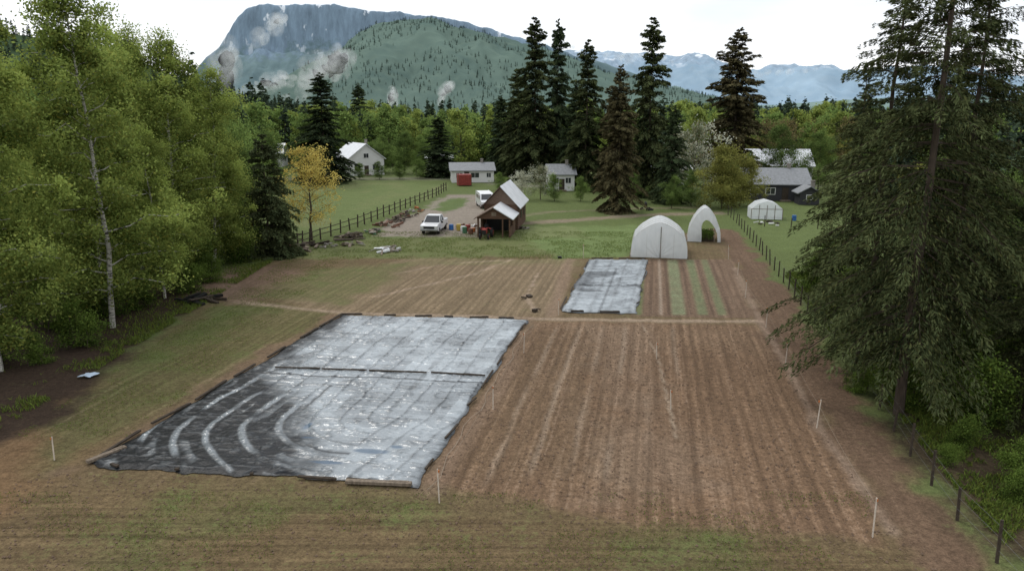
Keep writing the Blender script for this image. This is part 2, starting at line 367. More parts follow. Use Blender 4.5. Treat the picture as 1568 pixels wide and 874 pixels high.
# ------------------------------------------------------------ tarps
def tarp(name,nl,nr,fr,fl,res,kind):
    nl,nr,fr,fl=[np.array(p,float) for p in (nl,nr,fr,fl)]
    W=np.linalg.norm(nr-nl); L=np.linalg.norm(fl-nl); nu=int(W/res); nv=int(L/res)
    u,v=np.meshgrid(np.linspace(0,1,nu),np.linspace(0,1,nv))
    eu=np.minimum(u,1-u)*W; ev=np.minimum(v,1-v)*L
    P=((nl*(1-u)[...,None]+nr*u[...,None])*(1-v)[...,None]+(fl*(1-u)[...,None]+fr*u[...,None])*v[...,None])
    a=u*W; b=v*L
    P[...,1]+=np.where(ev<.4,1,0)*(fbm(a*.9,b*0+3,5)-.5)*.7*(1-ev/.4)
    P[...,0]+=np.where(eu<.4,1,0)*(fbm(b*.9,a*0+3,6)-.5)*.5*(1-eu/.4)
    wob=(fbm(a*.3,b*.3,8)-.5)*1.2
    wx=1-np.abs(2*fbm(a*.9+wob,b*2.8,61,3)-1); wrk=sm(.88,.98,wx)
    if kind=='big':
        a0=.74*W; b0=.25*L
        qd=np.where(b>b0,np.abs(a-a0),np.where(a<a0,np.hypot(a-a0,(b-b0)*1.15),np.abs(a-a0)+ (b0-b)*.2))+wob*.45
        per=1.28; ph=qd/per-np.floor(qd/per)
        fold=np.exp(-((ph-.5)/.045)**2); lo=v<.47
        bound=np.where(lo,.11+.58*np.clip(1-v/.47,0,1)**.8,.05+.10*(1-(v-.47)/.53))
        dk=sm(-.10,.08,bound-u+(fbm(a*.7,b*.7,31)-.5)*.24)
        mott=fbm(a*1.2,b*.8,11,3)
        cell=vnoise(np.floor(qd/per)*7.3+.5,b*.42,51)
        light=.50+.42*(cell-.5)+(mott-.5)*.26-.26*fold-.16*wrk
        light=light+.14*sm(.55,.60,vnoise(a*.9+3,b*2.4,52))
        light=np.where(lo,light,light+.15-.08*sm(.5,.6,fbm(a*.4,b*.4,57)))
        arc=np.exp(-((qd-4.05)/.09)**2)*lo*(b<9)*(a<a0); light=light*(1-.8*arc)
        sw=.055+.07*fbm(a*.7,b*.3,49)
        streak=sm(sw+.05,sw-.03,np.abs(ph-.5+.1*(fbm(a*.4,b*.4,47)-.5)))*sm(.40,.56,fbm(a*.4,b*.3,44))
        dark=.01+.46*streak*(.6+.7*fbm(a*1.5,b*1.5,48))+.16*sm(.56,.68,fbm(a*1.1,b*.5,45))*sm(.4,.1,ph)+.08*wrk
        val=light*(1-dk)+dark*dk
        val*=1-.85*np.exp(-((v-.47-(.004*np.sin(a)))*L/.09)**2)
        spots=0
        for ca,cb,ra,rb in ((10.2,2.4,.9,.25),(7.2,3.3,.5,.22),(8.8,1.3,.8,.18),(6.6,4.4,.15,.5),(11.1,2.9,.35,.18)): spots=spots+np.exp(-((a-ca)/ra)**2-((b-cb)/rb)**2)
        pud=sm(.70,1.0,spots*.75+fbm(a*1.1,b*1.6,14)*.75)*(spots>.06)*.8
        flat=sm(0,.5,spots); amp=.8
    else:
        ph=a/1.3-np.floor(a/1.3); fold=np.exp(-((ph-.5)/.1)**2)
        val=.74+(fbm(a*1.6,b*1.,15)-.5)*.7-.25*wrk-.2*fold
        val*=1-.8*np.exp(-((v-.42)*L/.12)**2); val*=1-.6*np.exp(-((u-.52)*W/.1)**2)*(v<.75)
        val*=1-.5*np.exp(-((v-.75)*L/.12)**2)
        blk=sm(.54,.60,fbm(a*.5,b*.5,19))*.8*(v>.3)*(v<.7); val*=1-blk*.75
        pud=0*u; flat=0*u; dk=blk; amp=1.2
    edge=sm(0,.22,np.minimum(eu,ev)); val=np.clip(val,0.0,1.1)*(.25+.75*edge)
    h=.03+.05*amp*fold*(.3+.9*fbm(a*.8,b*.8,21))+.085*amp*(fbm(a*1.1,b*2.2,22,3)-.4)*(1-flat)+.035*wrk*(1-flat)+.04*(1-np.abs(2*fbm(a*2.2,b*1.3,23,3)-1))*(1-flat)
    h=.012+np.clip(h,.0,.3)*sm(0,.35,np.minimum(eu,ev))
    G=Geo(); i=np.arange(nv-1)[:,None]*nu; j=np.arange(nu-1)[None,:]
    F=np.stack([i+j,i+j+1,i+j+1+nu,i+j+nu],-1).reshape(-1,4)
    C=np.stack([np.clip(val,0,1),dk+0*u,pud+0*u],-1).reshape(-1,3)
    G.add(np.concatenate([P,h[...,None]],-1).reshape(-1,3),F,0,C)
    return G.make(name,M['tarp'],smooth=True)
big=[(-16.2,25.5),(-3.45,23.9),(1.05,45.7),(-11.3,46.8)]
tarp('silage_tarp',*big,.055,'big')
tarp('silage_tarp',(3.25,47.6),(8.25,47.2),(12.5,65.7),(7.1,65.7),.08,'small')
def board(p,q_,w=.16,h=.10,mat='darkwood',name='weight_board',z=.1):
    p=np.array(p);q_=np.array(q_);c=(p+q_)/2;d=q_-p;L=np.hypot(*d)
    g=Geo(); g.box((0,0,0),(L,w,h)); g.box((L*.3,w*.25,h*.5),(L*.3,w*.5,h*.3))
    return g.make(name,M[mat],loc=(c[0],c[1],z),yaw=math.atan2(d[1],d[0]),bevel=.01)
def run(p,q_,n,gap=.15,**k):
    p=np.array(p,float);q_=np.array(q_,float)
    for i in range(n):
        a=p+(q_-p)*(i+gap*random.random())/n; b=p+(q_-p)*(i+1-gap*random.random())/n
        j=np.array([random.uniform(-.08,.08),random.uniform(-.08,.08)]); board(a+j,b-j,**k)
run(big[0],big[1],5,.6,w=.12,h=.08); run(big[0],big[3],7,.3,w=.12,h=.08); run(big[3],big[2],6,.5,w=.12)
run(big[1],big[2],7,.4,w=.08,h=.06); run((-12.45,36.2),(-7.4,35.7),2,.05,w=.08,h=.07,z=.15); run((-7.3,35.7),(-1.3,35.0),2,.05,w=.08,h=.07,z=.15)
board((-16.2,25.6),(-15.4,26.9),.2,.12,'wood'); board((-6,24.1),(-3.6,23.9),.2,.12,'wood')
run((3.25,47.6),(8.25,47.2),2,.5,w=.1); run((8.3,47.3),(12.5,65.7),4,.6,w=.07,h=.06); run((3.2,47.8),(7.1,65.7),4,.6,w=.08,h=.06); run((7.1,65.8),(12.5,65.8),2,.2,w=.12,z=.12)

# ------------------------------------------------------------ trees
def unit(a): return a/(np.linalg.norm(a,axis=-1,keepdims=True)+1e-9)
def decid(seed,h,spread,nleaf,leaf,leafm,barkm,base=.1,nl=34,up=.6,droop=.25,cr=.8,trunk=.011,topw=.75,stems=1,warm=.0,gap=.0):
    r=np.random.default_rng(seed); g=Geo(); cl=[];cb=[]
    for sidx in range(stems):
        ox,oy=(r.normal(0,.35,2) if stems>1 else (0,0)); lean=r.normal(0,.05 if stems==1 else .12,2)
        hh=h*(1-.18*sidx*r.random())
        k=np.linspace(0,1,9); wob=np.cumsum(r.normal(0,.012*h,(9,2)),0)*.6; wob[0]=0
        tp=np.stack([ox+lean[0]*hh*k+wob[:,0],oy+lean[1]*hh*k+wob[:,1],hh*k-.1],1)
        g.tube(tp,trunk*hh*(1-k*.93)+.01,7,0)
        m=nl//stems
        for i in range(m):
            tt=base+(1-base)*(i+r.random())/m*.97
            x=(tt-base)/(1-base); prof=math.sin(math.pi*min(1,max(.02,x**topw*.86+.13)))**.65
            L=spread*prof*r.uniform(.5,1.15)*(.8 if stems>1 else 1); az=i*2.39996+r.normal(0,.5)
            p0=np.array([np.interp(tt,k,tp[:,c]) for c in range(3)])
            s=np.linspace(0,1,5); d=np.array([math.cos(az),math.sin(az)]); u=up*(.5+.8*x)
            bp=np.stack([p0[0]+d[0]*L*s,p0[1]+d[1]*L*s,p0[2]+L*u*s-droop*L*s**2*1.2],1)
            bp[1:-1]+=r.normal(0,.06*L,(3,3))
            g.tube(bp,trunk*hh*.32*(1-tt*.6)*(1-s*.85)+.004,4,0,cap=False)
            nc=max(2,int(2+L*2.0)); lb=r.normal(0,.12)
            for c in range(nc):
                sc=r.uniform(.3,1.05); pc=np.array([np.interp(sc,s,bp[:,cc]) for cc in range(3)])
                pc=pc+r.normal(0,1,3)*np.array([.2,.2,.14])*L
                if r.random()<gap: continue
                cl.append(pc); cb.append(r.uniform(.15,.75)+lb+.25*(sc-.5)+.12*x)
        for c in range(3): cl.append(tp[-1]+r.normal(0,.25,3)); cb.append(.7)
    cl=np.array(cl); cb=np.array(cb); w=r.uniform(.4,1.4,len(cl)); w/=w.sum()
    idx=r.choice(len(cl),nleaf,p=w); rad=(cr*r.uniform(.5,1.25,len(cl)))[idx]
    off=r.normal(0,1,(nleaf,3))*np.array([.46,.46,.40])*rad[:,None]
    C=cl[idx]+off; C[:,2]-=np.abs(off[:,0])*.2; C[:,2]=np.maximum(C[:,2],.15)
    A=unit(r.normal(0,1,(nleaf,3))+np.array([0,0,-.4]))*leaf*r.uniform(.6,1.3,(nleaf,1))
    B=unit(np.cross(A,r.normal(0,1,(nleaf,3))))*leaf*.55*r.uniform(.7,1.2,(nleaf,1))
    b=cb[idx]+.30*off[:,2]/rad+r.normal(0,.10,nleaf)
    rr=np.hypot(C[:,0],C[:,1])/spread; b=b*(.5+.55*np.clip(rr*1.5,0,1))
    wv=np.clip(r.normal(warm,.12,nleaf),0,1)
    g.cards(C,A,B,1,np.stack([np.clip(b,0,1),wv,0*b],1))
    return g.mesh('decid_tree',[M[barkm],M[leafm]])
def conif(seed,h,R,nb,ns,cl,cw,leafm,base=.06,droop=.3,pw=.8,slope0=-.2,fan=.42,trunk=.011,rag=.35,warm=0.,whorl=.55,barkm='bark',bare=0.):
    r=np.random.default_rng(seed); g=Geo(); k=np.linspace(0,1,10)
    wob=np.cumsum(r.normal(0,.003*h,(10,2)),0); wob[0]=0
    tp=np.stack([wob[:,0],wob[:,1],h*k-.1],1); g.tube(tp,trunk*h*(1-k*.96)+.008,8,0)
    t=base+(1-base)*np.sort(r.random(nb)**1.02)*.995
    t=np.where(r.random(nb)<.6,np.round(t*h/whorl)*whorl/h,t)+r.normal(0,.003,nb); t=np.clip(t,base,.995)
    x=(t-base)/(1-base)
    env=(1-x)**pw*np.clip(.55+x*5,0,1)
    L=R*env*np.clip(r.normal(.85,rag*.55,nb),.15,1.3)+.15
    L*=1+.14*np.sin(t*31+seed)
    az=r.random(nb)*2*math.pi; sl=slope0+(.75-slope0)*x**1.6+r.normal(0,.10,nb); tint=r.normal(0,.14,nb)
    O=np.stack([np.interp(t,k,tp[:,0]),np.interp(t,k,tp[:,1]),t*h],1)
    D=np.stack([np.cos(az),np.sin(az),0*az],1); Pp=np.stack([-np.sin(az),np.cos(az),0*az],1)
    tip=O+D*(L*.9)[:,None]; tip[:,2]+=sl*L*.9-droop*L*.81; mid=O+D*(L*.5)[:,None]; mid[:,2]+=sl*L*.5-droop*L*.25
    for p,q2,w in ((O,mid,.014),(mid,tip,.009)):
        A=(q2-p)/2; B=np.zeros_like(A); B[:,2]=w*(1+L*.5); g.cards((p+q2)/2,A*1.05,B,0)
        g.cards((p+q2)/2,A*1.05,Pp*w*1.5,0)
    n=nb*ns; w=L+.25; w/=w.sum(); idx=r.choice(nb,n,p=w)
    s=bare+(1-bare)*r.random(n)**.7*.95+.07; l=L[idx]
    sq=np.where(l>1.2,(np.round(s*l/.28)*.28+r.normal(0,.035,n))/l,s)
    lat=r.uniform(-1,1,n)*fan*l*np.clip(1.12-sq,.05,1)*np.clip(sq*2.5,.3,1)
    C=O[idx]+D[idx]*(sq*l)[:,None]+Pp[idx]*lat[:,None]+D[idx]*(np.abs(lat)*.45)[:,None]
    hang=r.random(n)**1.5*.32*np.clip(l,.3,2.5)*.5
    C[:,2]+=sl[idx]*l*sq-droop*l*sq**2-np.abs(lat)*.25-hang+r.normal(0,.03,n)
    sg=np.sign(lat)
    A=unit(D[idx]*.7+Pp[idx]*(sg*r.uniform(.1,.9,n))[:,None]+np.array([0,0,-1.])*(r.uniform(.0,.9,n)+(.0-sl[idx]*.4))[:,None]+r.normal(0,.2,(n,3)))*cl*r.uniform(.5,1.25,(n,1))
    A*=np.clip(.45+l[:,None]*.4,0,1)
    B=unit(np.cross(A,np.array([0,0,1.])+r.normal(0,.6,(n,3))))*cw*r.uniform(.6,1.3,(n,1))
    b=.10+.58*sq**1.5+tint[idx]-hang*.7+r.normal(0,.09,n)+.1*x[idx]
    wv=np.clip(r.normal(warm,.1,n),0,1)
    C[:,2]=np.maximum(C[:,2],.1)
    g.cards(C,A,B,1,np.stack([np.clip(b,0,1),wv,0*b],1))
    return g.mesh('spruce_tree',[M[barkm],M[leafm]])
def place(name,me,x,y,yaw=None,s=1.,sz=None,z=0):
    ob=bpy.data.objects.new(name,me); link(ob); ob.location=(x,y,z)
    ob.rotation_euler=(0,0,random.uniform(0,6.28) if yaw is None else yaw); ob.scale=(s,s,s if sz is None else sz); return ob

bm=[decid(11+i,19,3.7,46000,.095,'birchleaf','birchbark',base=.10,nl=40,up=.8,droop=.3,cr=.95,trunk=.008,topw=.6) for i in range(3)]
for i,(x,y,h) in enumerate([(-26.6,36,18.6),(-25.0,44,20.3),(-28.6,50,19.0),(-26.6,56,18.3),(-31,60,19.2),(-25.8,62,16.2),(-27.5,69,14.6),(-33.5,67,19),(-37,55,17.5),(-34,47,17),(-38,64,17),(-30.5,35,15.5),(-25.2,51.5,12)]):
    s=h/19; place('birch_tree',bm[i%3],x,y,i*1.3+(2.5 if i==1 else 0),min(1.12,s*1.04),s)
gm=[decid(31+i,12,4.2,20000,.11,'greenleaf','bark',base=.12,nl=30,up=.6,cr=1.05) for i in range(2)]
sh=[decid(41+i,2.6,1.7,6000,.07,'shrubleaf','bark',base=.05,nl=16,up=.8,cr=.7,stems=3,trunk=.012) for i in range(2)]
for x,y,s in [(-25,40,.9),(-27,46,1.1),(-25.3,48.5,.8),(-24.5,53,.9),(-26,59,1.3),(-24,57,.7),(-24.6,64,1.2),(-25.5,37,.6),(-28.5,38,1.1),(-25,67,1.3),(-30,52,1.5),(-29,44,1.3),(-30,36,1.2)]:
    place('shrub',sh[random.randrange(2)],x,y,None,s)
for x,y,h in [(-30,76,13),(-34,82,14),(-37,92,13),(-41,104,12),(-32,70,14),(-44,86,16),(-27,74,10)]:
    place('maple_tree',gm[random.randrange(2)],x,y,None,h/12)
ced=conif(51,11.2,3.1,210,150,.20,.055,'needledark',base=.02,droop=.45,pw=.6,slope0=.1,warm=.2)
place('cedar_tree',ced,-22.7,67.5)
ym=decid(61,9,3.5,5600,.11,'yellowleaf','bark',base=.2,nl=34,up=.9,droop=.1,cr=.75,trunk=.014,topw=.8,warm=.02)
place('yellow_maple_tree',ym,-21.2,76.5)
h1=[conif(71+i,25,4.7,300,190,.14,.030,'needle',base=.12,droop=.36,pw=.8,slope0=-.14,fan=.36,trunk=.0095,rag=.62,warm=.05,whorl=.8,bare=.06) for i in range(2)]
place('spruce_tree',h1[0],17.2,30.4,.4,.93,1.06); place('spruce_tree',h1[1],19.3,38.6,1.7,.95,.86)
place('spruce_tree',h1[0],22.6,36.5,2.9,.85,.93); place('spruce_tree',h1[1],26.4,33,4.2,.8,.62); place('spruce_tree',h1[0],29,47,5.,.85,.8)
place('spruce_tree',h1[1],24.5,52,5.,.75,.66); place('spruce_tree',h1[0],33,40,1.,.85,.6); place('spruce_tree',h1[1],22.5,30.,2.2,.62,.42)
for x,y,s in [(16.8,33,.5),(18.5,31,.8),(20,29,1.),(18,27,.45),(22,33,1.2),(21,26,.7),(19.5,35,.7),(24,38,1.3),(20.6,43,.8),(22.5,47,1.),(25,28,1.2),(28,37,1.6),(20,22,.5),(23,23,.8),(24,55,1.2),(17.2,20,.35),(17.5,23,.4),(18.6,24.5,.5),(16.6,25.5,.3),(19.5,19.5,.45)]:
    place('shrub',sh[random.randrange(2)],x,y,None,s)
for x,y,h in [(34,50,9),(36,58,10),(30,52,7),(41,66,11)]: place('maple_tree',gm[random.randrange(2)],x,y,None,h/12)
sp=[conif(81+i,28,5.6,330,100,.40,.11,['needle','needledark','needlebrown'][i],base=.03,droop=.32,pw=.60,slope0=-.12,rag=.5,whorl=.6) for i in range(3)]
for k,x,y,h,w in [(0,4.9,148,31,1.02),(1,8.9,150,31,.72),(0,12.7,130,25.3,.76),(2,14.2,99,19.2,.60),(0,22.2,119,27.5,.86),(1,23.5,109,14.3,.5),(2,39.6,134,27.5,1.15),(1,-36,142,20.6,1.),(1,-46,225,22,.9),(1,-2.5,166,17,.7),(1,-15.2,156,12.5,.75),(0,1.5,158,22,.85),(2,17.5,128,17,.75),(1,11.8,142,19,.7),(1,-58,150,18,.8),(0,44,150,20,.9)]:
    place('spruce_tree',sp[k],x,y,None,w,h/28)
bl=decid(91,6,3.0,3600,.12,'blossom','bark',base=.2,nl=26,up=.8,cr=.7,trunk=.016)
for x,y,h in [(1.6,113,4.2),(4.4,114,5.),(29.5,120,11),(27.5,124,9)]: place('blossom_tree',bl,x,y,None,h/6*.85,h/6)
ol=decid(92,8.2,3.6,17000,.11,'oliveleaf','bark',base=.1,nl=34,up=.7,cr=.9)
place('apple_tree',ol,29.6,103,.4,1.02); place('apple_tree',ol,33,106,2.4,.8)
for x,y,h in [(22.5,103,4.5),(26,106,5),(10.5,112,3.6),(18,110,4.2),(6.5,112,4.)]: place('apple_tree',gm[0],x,y,None,h/12)
for x,y,h in [(-24,164,9),(-29,168,8),(-20,166,8),(-27,150,3.5),(-23,151,3.5),(-19,152,3.8),(-31,150,3.2),(-16,170,11),(47,128,11),(52,125,10),(57,118,10),(-2,128,3.),(36,120,5),(-42,150,8),(-47,146,9),(-51,135,11)]:
    place('maple_tree',gm[random.randrange(2)],x,y,None,h/12*(1.2 if h<5 else 1),h/12)

# ------------------------------------------------------------ distant woods (instanced)
def forest(name,groups):
    e=empty(name)
    for gi,(pts,sc,me) in enumerate(groups):
        n=len(pts); a=rng.random(n)*6.28; V=[]
        s=np.asarray(sc)/2
        for k in range(4):
            th=a+k*math.pi/2+math.pi/4; V.append(pts+np.stack([np.cos(th)*s*1.41421,np.sin(th)*s*1.41421,0*s],1))
        g=Geo(); g.add(np.stack(V,1).reshape(-1,3),np.arange(n*4).reshape(n,4))
        ob=g.make('tree_scatter_%d'%gi,M['bark'],e); ob.instance_type='FACES'; ob.use_instance_faces_scale=True; ob.instance_faces_scale=1
        ob.show_instancer_for_render=False; ob.show_instancer_for_viewport=False
        c=bpy.data.objects.new('tree_type_%d'%gi,me); link(c,ob)
fd=[decid(101+i,12,4.3,3200,.29,m,'bark',base=.08,nl=24,up=.6,cr=1.25) for i,m in enumerate(['birchleaf','greenleaf','greenleaf'])]
fo=decid(105,11,3.8,2600,.26,'oliveleaf','bark',base=.08,nl=22,up=.6,cr=1.2); fr_=decid(106,11,3.8,1500,.24,'redleaf','bark',base=.08,nl=22,up=.8,cr=1.1)
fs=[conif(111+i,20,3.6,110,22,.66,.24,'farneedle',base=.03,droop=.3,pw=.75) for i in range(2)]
def scat(n,fx,y0,y1,cond=None):
    y=y0+(y1-y0)*rng.random(n); lo,hi=fx; x=lo+(hi-lo)*rng.random(n); p=np.stack([x,y,0*x-.2],1)
    if cond is not None: p=p[cond(x,y)]
    return p
def S(p,a,b): return rng.uniform(a,b,len(p))
p=[scat(115,(-75,120),188,250) for _ in range(3)]
gr=[(p[0],S(p[0],.7,1.2),fd[0]),(p[1],S(p[1],.75,1.25),fd[1]),(p[2],S(p[2],.6,1.1),fd[2])]
p3=scat(70,(40,150),150,250,lambda x,y:x>.28*y); gr.append((p3,S(p3,.7,1.),fo))
p7=scat(60,(45,150),150,250,lambda x,y:x>.3*y); gr.append((p7,S(p7,.7,1.1),fr_))
p4=scat(560,(-330,330),255,520,lambda x,y:np.abs(x)<y*.8); gr.append((p4,S(p4,.55,1.15),fs[0]))
p5=scat(300,(-260,280),250,420); gr.append((p5,S(p5,.9,1.5),fd[0]))
p6=scat(60,(-110,90),178,240); gr.append((p6,S(p6,.45,.9),fs[1]))
forest('distant_forest',gr)
cl=lambda x,y:(x<-32-.14*y)&(x>-.85*y-10)
p=[scat(210,(-230,-38),70,260,cl) for _ in range(3)]
crr=lambda x,y:(x>15+.36*y)&(x<.85*y+12)
r_=[scat(180,(34,210),48,250,crr) for _ in range(3)]
forest('woodland',[(p[0],S(p[0],.8,1.25),fd[0]),(p[1],S(p[1],.9,1.3),fd[2]),(p[2],S(p[2],.6,1.15),fs[0]),(r_[0],S(r_[0],.6,.95),fo),(r_[1],S(r_[1],.7,1.1),fd[1]),(r_[2],S(r_[2],.6,1.),fs[1])])

# ------------------------------------------------------------ mountains
def relief(name,mat,px,pz,y0,y1,back,nx,ny,shape,namp,nsc,seed,rj=0):
    x=np.linspace(px[0],px[-1],nx); prof=np.interp(x,px,pz)
    ker=np.ones(5)/5; prof=np.convolve(np.pad(prof,2,'edge'),ker,'valid')+rj*(fbm(x*.02,x*0,seed+3)-.5)
    t=np.linspace(0,1+back,ny); XX,TT=np.meshgrid(x,t); YY=y0+(y1-y0)*TT
    f=np.where(TT<1,shape(np.clip(TT,0,1)),1-((TT-1)/max(back,.01))**1.5*1.0)
    gul=1-np.abs(2*fbm(XX*nsc,YY*nsc*.45,seed,5)-1)
    Z=prof[None]*f+ (gul-.62)*namp*np.sin(np.clip(TT,0,1)*math.pi*.93+.05)*np.clip(prof[None]/200,.15,1.3)+(fbm(XX*nsc*5,YY*nsc*5,seed+5)-.5)*namp*.16
    Z=np.where(TT<=.001,-6,Z); Z=np.maximum(Z,-8)
    g=Geo(); i=np.arange(ny-1)[:,None]*nx; j=np.arange(nx-1)[None,:]
    F=np.stack([i+j,i+j+1,i+j+1+nx,i+j+nx],-1).reshape(-1,4)
    g.add(np.stack([XX,YY,Z],-1).reshape(-1,3),F); g.make(name,M[mat],smooth=True); return XX,YY,Z,TT
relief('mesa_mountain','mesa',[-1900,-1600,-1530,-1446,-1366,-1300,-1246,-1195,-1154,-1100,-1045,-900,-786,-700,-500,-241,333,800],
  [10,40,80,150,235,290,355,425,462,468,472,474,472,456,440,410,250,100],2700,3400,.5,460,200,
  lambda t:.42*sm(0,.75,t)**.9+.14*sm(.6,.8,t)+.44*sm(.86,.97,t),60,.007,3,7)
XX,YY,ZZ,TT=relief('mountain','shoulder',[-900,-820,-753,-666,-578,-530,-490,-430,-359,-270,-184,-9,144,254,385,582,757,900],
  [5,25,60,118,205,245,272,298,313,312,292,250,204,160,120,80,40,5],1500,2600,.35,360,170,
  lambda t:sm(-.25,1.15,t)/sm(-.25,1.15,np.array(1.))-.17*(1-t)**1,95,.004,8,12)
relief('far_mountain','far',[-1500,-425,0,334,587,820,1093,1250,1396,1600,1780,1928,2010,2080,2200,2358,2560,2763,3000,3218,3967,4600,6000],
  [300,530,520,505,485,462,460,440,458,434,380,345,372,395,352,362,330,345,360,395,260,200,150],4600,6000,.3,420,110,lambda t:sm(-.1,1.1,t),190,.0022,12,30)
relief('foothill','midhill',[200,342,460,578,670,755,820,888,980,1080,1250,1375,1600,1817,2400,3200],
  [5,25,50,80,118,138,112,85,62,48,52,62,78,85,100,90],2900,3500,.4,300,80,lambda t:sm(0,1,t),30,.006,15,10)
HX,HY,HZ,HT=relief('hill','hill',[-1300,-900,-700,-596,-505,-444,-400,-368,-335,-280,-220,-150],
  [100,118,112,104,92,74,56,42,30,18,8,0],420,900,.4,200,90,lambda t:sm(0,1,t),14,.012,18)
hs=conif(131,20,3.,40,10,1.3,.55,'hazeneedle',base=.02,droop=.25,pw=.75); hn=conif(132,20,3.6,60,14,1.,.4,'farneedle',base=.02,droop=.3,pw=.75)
def on(XX,YY,ZZ,n,jit):
    k=rng.integers(0,XX.size,n); P=np.stack([XX.ravel()[k],YY.ravel()[k],ZZ.ravel()[k]],1); P[:,:2]+=rng.normal(0,jit,(n,2)); P[:,2]-=2
    return P[P[:,2]>2]
P1=on(XX,YY,ZZ,6500,3); P1=P1[(fbm(P1[:,0]*.006,P1[:,1]*.006,90)>.40)&(P1[:,1]<2680)]; P2=on(HX,HY,HZ,2200,2)
forest('hazed_mountain_forest',[(P1,S(P1,.35,.75),hs)]); forest('hill_forest',[(P2,S(P2,.6,1.05),hn)])

# low cloud: banks of many thin soft-edged puffs
t=NT('mist'); lw=t.n('ShaderNodeLayerWeight',ins={'Blend':.5}).outputs['Facing']
n=t.noise(t.n('ShaderNodeTexCoord').outputs['Object'],.9,4,.6,.3)
al=t.math('MULTIPLY',t.math('POWER',t.math('SUBTRACT',1.,lw,clamp=True),2.6),t.ramp(n,.36,.66,0.0,.30),clamp=True)
em=t.n('ShaderNodeBsdfDiffuse',ins={'Color':(.9,.92,.94)}); d2=t.n('ShaderNodeBsdfTranslucent',ins={'Color':(.9,.92,.94)})
dm=t.n('ShaderNodeMixShader',ins={0:.5,1:em.outputs[0],2:d2.outputs[0]})
mx=t.n('ShaderNodeMixShader',ins={0:al,1:t.n('ShaderNodeBsdfTransparent').outputs[0],2:dm.outputs[0]}); t.t.links.new(mx.outputs[0],t.out.inputs[0]); M['mist']=t.m
def mist(x,y,z,sx,sz,ry,n,seed):
    r=np.random.default_rng(seed); g=Geo()
    u,v=np.meshgrid(np.linspace(0,2*math.pi,28,endpoint=False),np.linspace(-1.5,1.5,14))
    i=np.arange(13)[:,None]*28; j=np.arange(28)[None,:]; k=(j+1)%28; F=np.stack([i+j,i+k,i+k+28,i+j+28],-1).reshape(-1,4)
    for c in range(n):
        s=(c+.5)/n*2-1; w=sz*(1-.6*abs(s))*r.uniform(.6,1.2)
        cx=s*sx+r.normal(0,sz*.25); cz=r.normal(0,sz*.3)
        px,pz=cx*math.cos(ry)-cz*math.sin(ry),cx*math.sin(ry)+cz*math.cos(ry)
        V=np.stack([np.cos(v)*np.cos(u)*w*1.5,np.cos(v)*np.sin(u)*w*.5,np.sin(v)*w],-1)
        a=ry+r.normal(0,.35); V=np.stack([V[...,0]*math.cos(a)-V[...,2]*math.sin(a),V[...,1],V[...,0]*math.sin(a)+V[...,2]*math.cos(a)],-1)
        g.add((V+np.array([px,-c*3.,pz])).reshape(-1,3)/sz,F)
    ob=g.make('mist_cloud',M['mist'],smooth=True); ob.location=(x,y,z); ob.scale=(sz,sz,sz)
for a in [(-545,1465,92,38,30,1.1,11,1),(-455,1465,74,40,15,.1,9,2),(-375,1465,84,66,26,.6,12,3),(-330,1465,104,30,20,.9,8,4),(-131,1465,54,16,15,1.1,8,5),(-232,1465,42,14,12,1.2,8,6),(60,4300,395,300,42,-.05,10,7),(640,4450,345,330,34,-.06,10,8),(-690,2200,250,60,30,.5,8,9),(1500,4450,250,300,30,.05,9,10),(-480,1465,62,70,15,.1,9,12)]:
    mist(*a)

# ------------------------------------------------------------ buildings
def gable(g,w,d,hw,hr,ridge,mat=0):
    if ridge=='y': g.prism([(-w/2,0),(w/2,0),(w/2,hw),(0,hr),(-w/2,hw)],'y',0,d,mat)
    else: g.prism([(0,0),(d,0),(d,hw),(d/2,hr),(0,hw)],'x',-w/2,w/2,mat)
def roofs(g,w,d,hw,hr,ridge,ov=.4,th=.14,mats=(0,0)):
    if ridge=='y':
        sl=(hr-hw)/(w/2)
        for s,m in ((-1,mats[0]),(1,mats[1])):
            e=(s*(w/2+ov),hw-sl*ov+.03); g.prism([(0,hr+.03),e,(e[0],e[1]+th),(0,hr+.03+th)],'y',-ov,d+ov,m)
    else:
        sl=(hr-hw)/(d/2)
        for s,m in ((-1,mats[0]),(1,mats[1])):
            e=(d/2+s*(d/2+ov),hw-sl*ov+.03); g.prism([(d/2,hr+.03),e,(e[0],e[1]+th),(d/2,hr+.03+th)],'x',-w/2-ov,w/2+ov,m)
def house(name,x,y,yaw,w,d,hw,hr,ridge,wall,roof,wins,door=None,side=True):
    e=empty(name,(x,y,0),yaw)
    g=Geo(); gable(g,w,d,hw,hr,ridge); g.make('walls',M[wall],e)
    g=Geo(); roofs(g,w,d,hw,hr,ridge); g.make('roof',M[roof],e)
    g=Geo(); f=Geo()
    for cx,cz,ww,wh in wins:
        f.box((cx,-.02,cz),(ww+.18,.06,wh+.18)); g.box((cx,-.045,cz),(ww,.06,wh)); f.box((cx,-.065,cz),(.05,.06,wh))
    if side:
        for s in (-1,1):
            f.box((s*(w/2+.02),d*.5,hw*.6),(.06,1.3,1.1)); g.box((s*(w/2+.045),d*.5,hw*.6),(.06,1.1,.9))
    g.make('windows',M['glass'],e); f.make('window_frames',M['trim'],e)
    if door is not None:
        g=Geo(); g.box((door,-.03,1.05),(.95,.08,2.05)); g.make('door',M['darkwood'],e)
        g=Geo(); g.box((door,-.5,.1),(1.5,.9,.2)); g.make('step',M['wood'],e)
    g=Geo(); g.box((w*.25,d*.5,hr+.25),(.5,.5,1.)); g.box((w*.25,d*.5,hr+.8),(.6,.6,.12)); g.make('chimney',M['stone'],e)
    return e
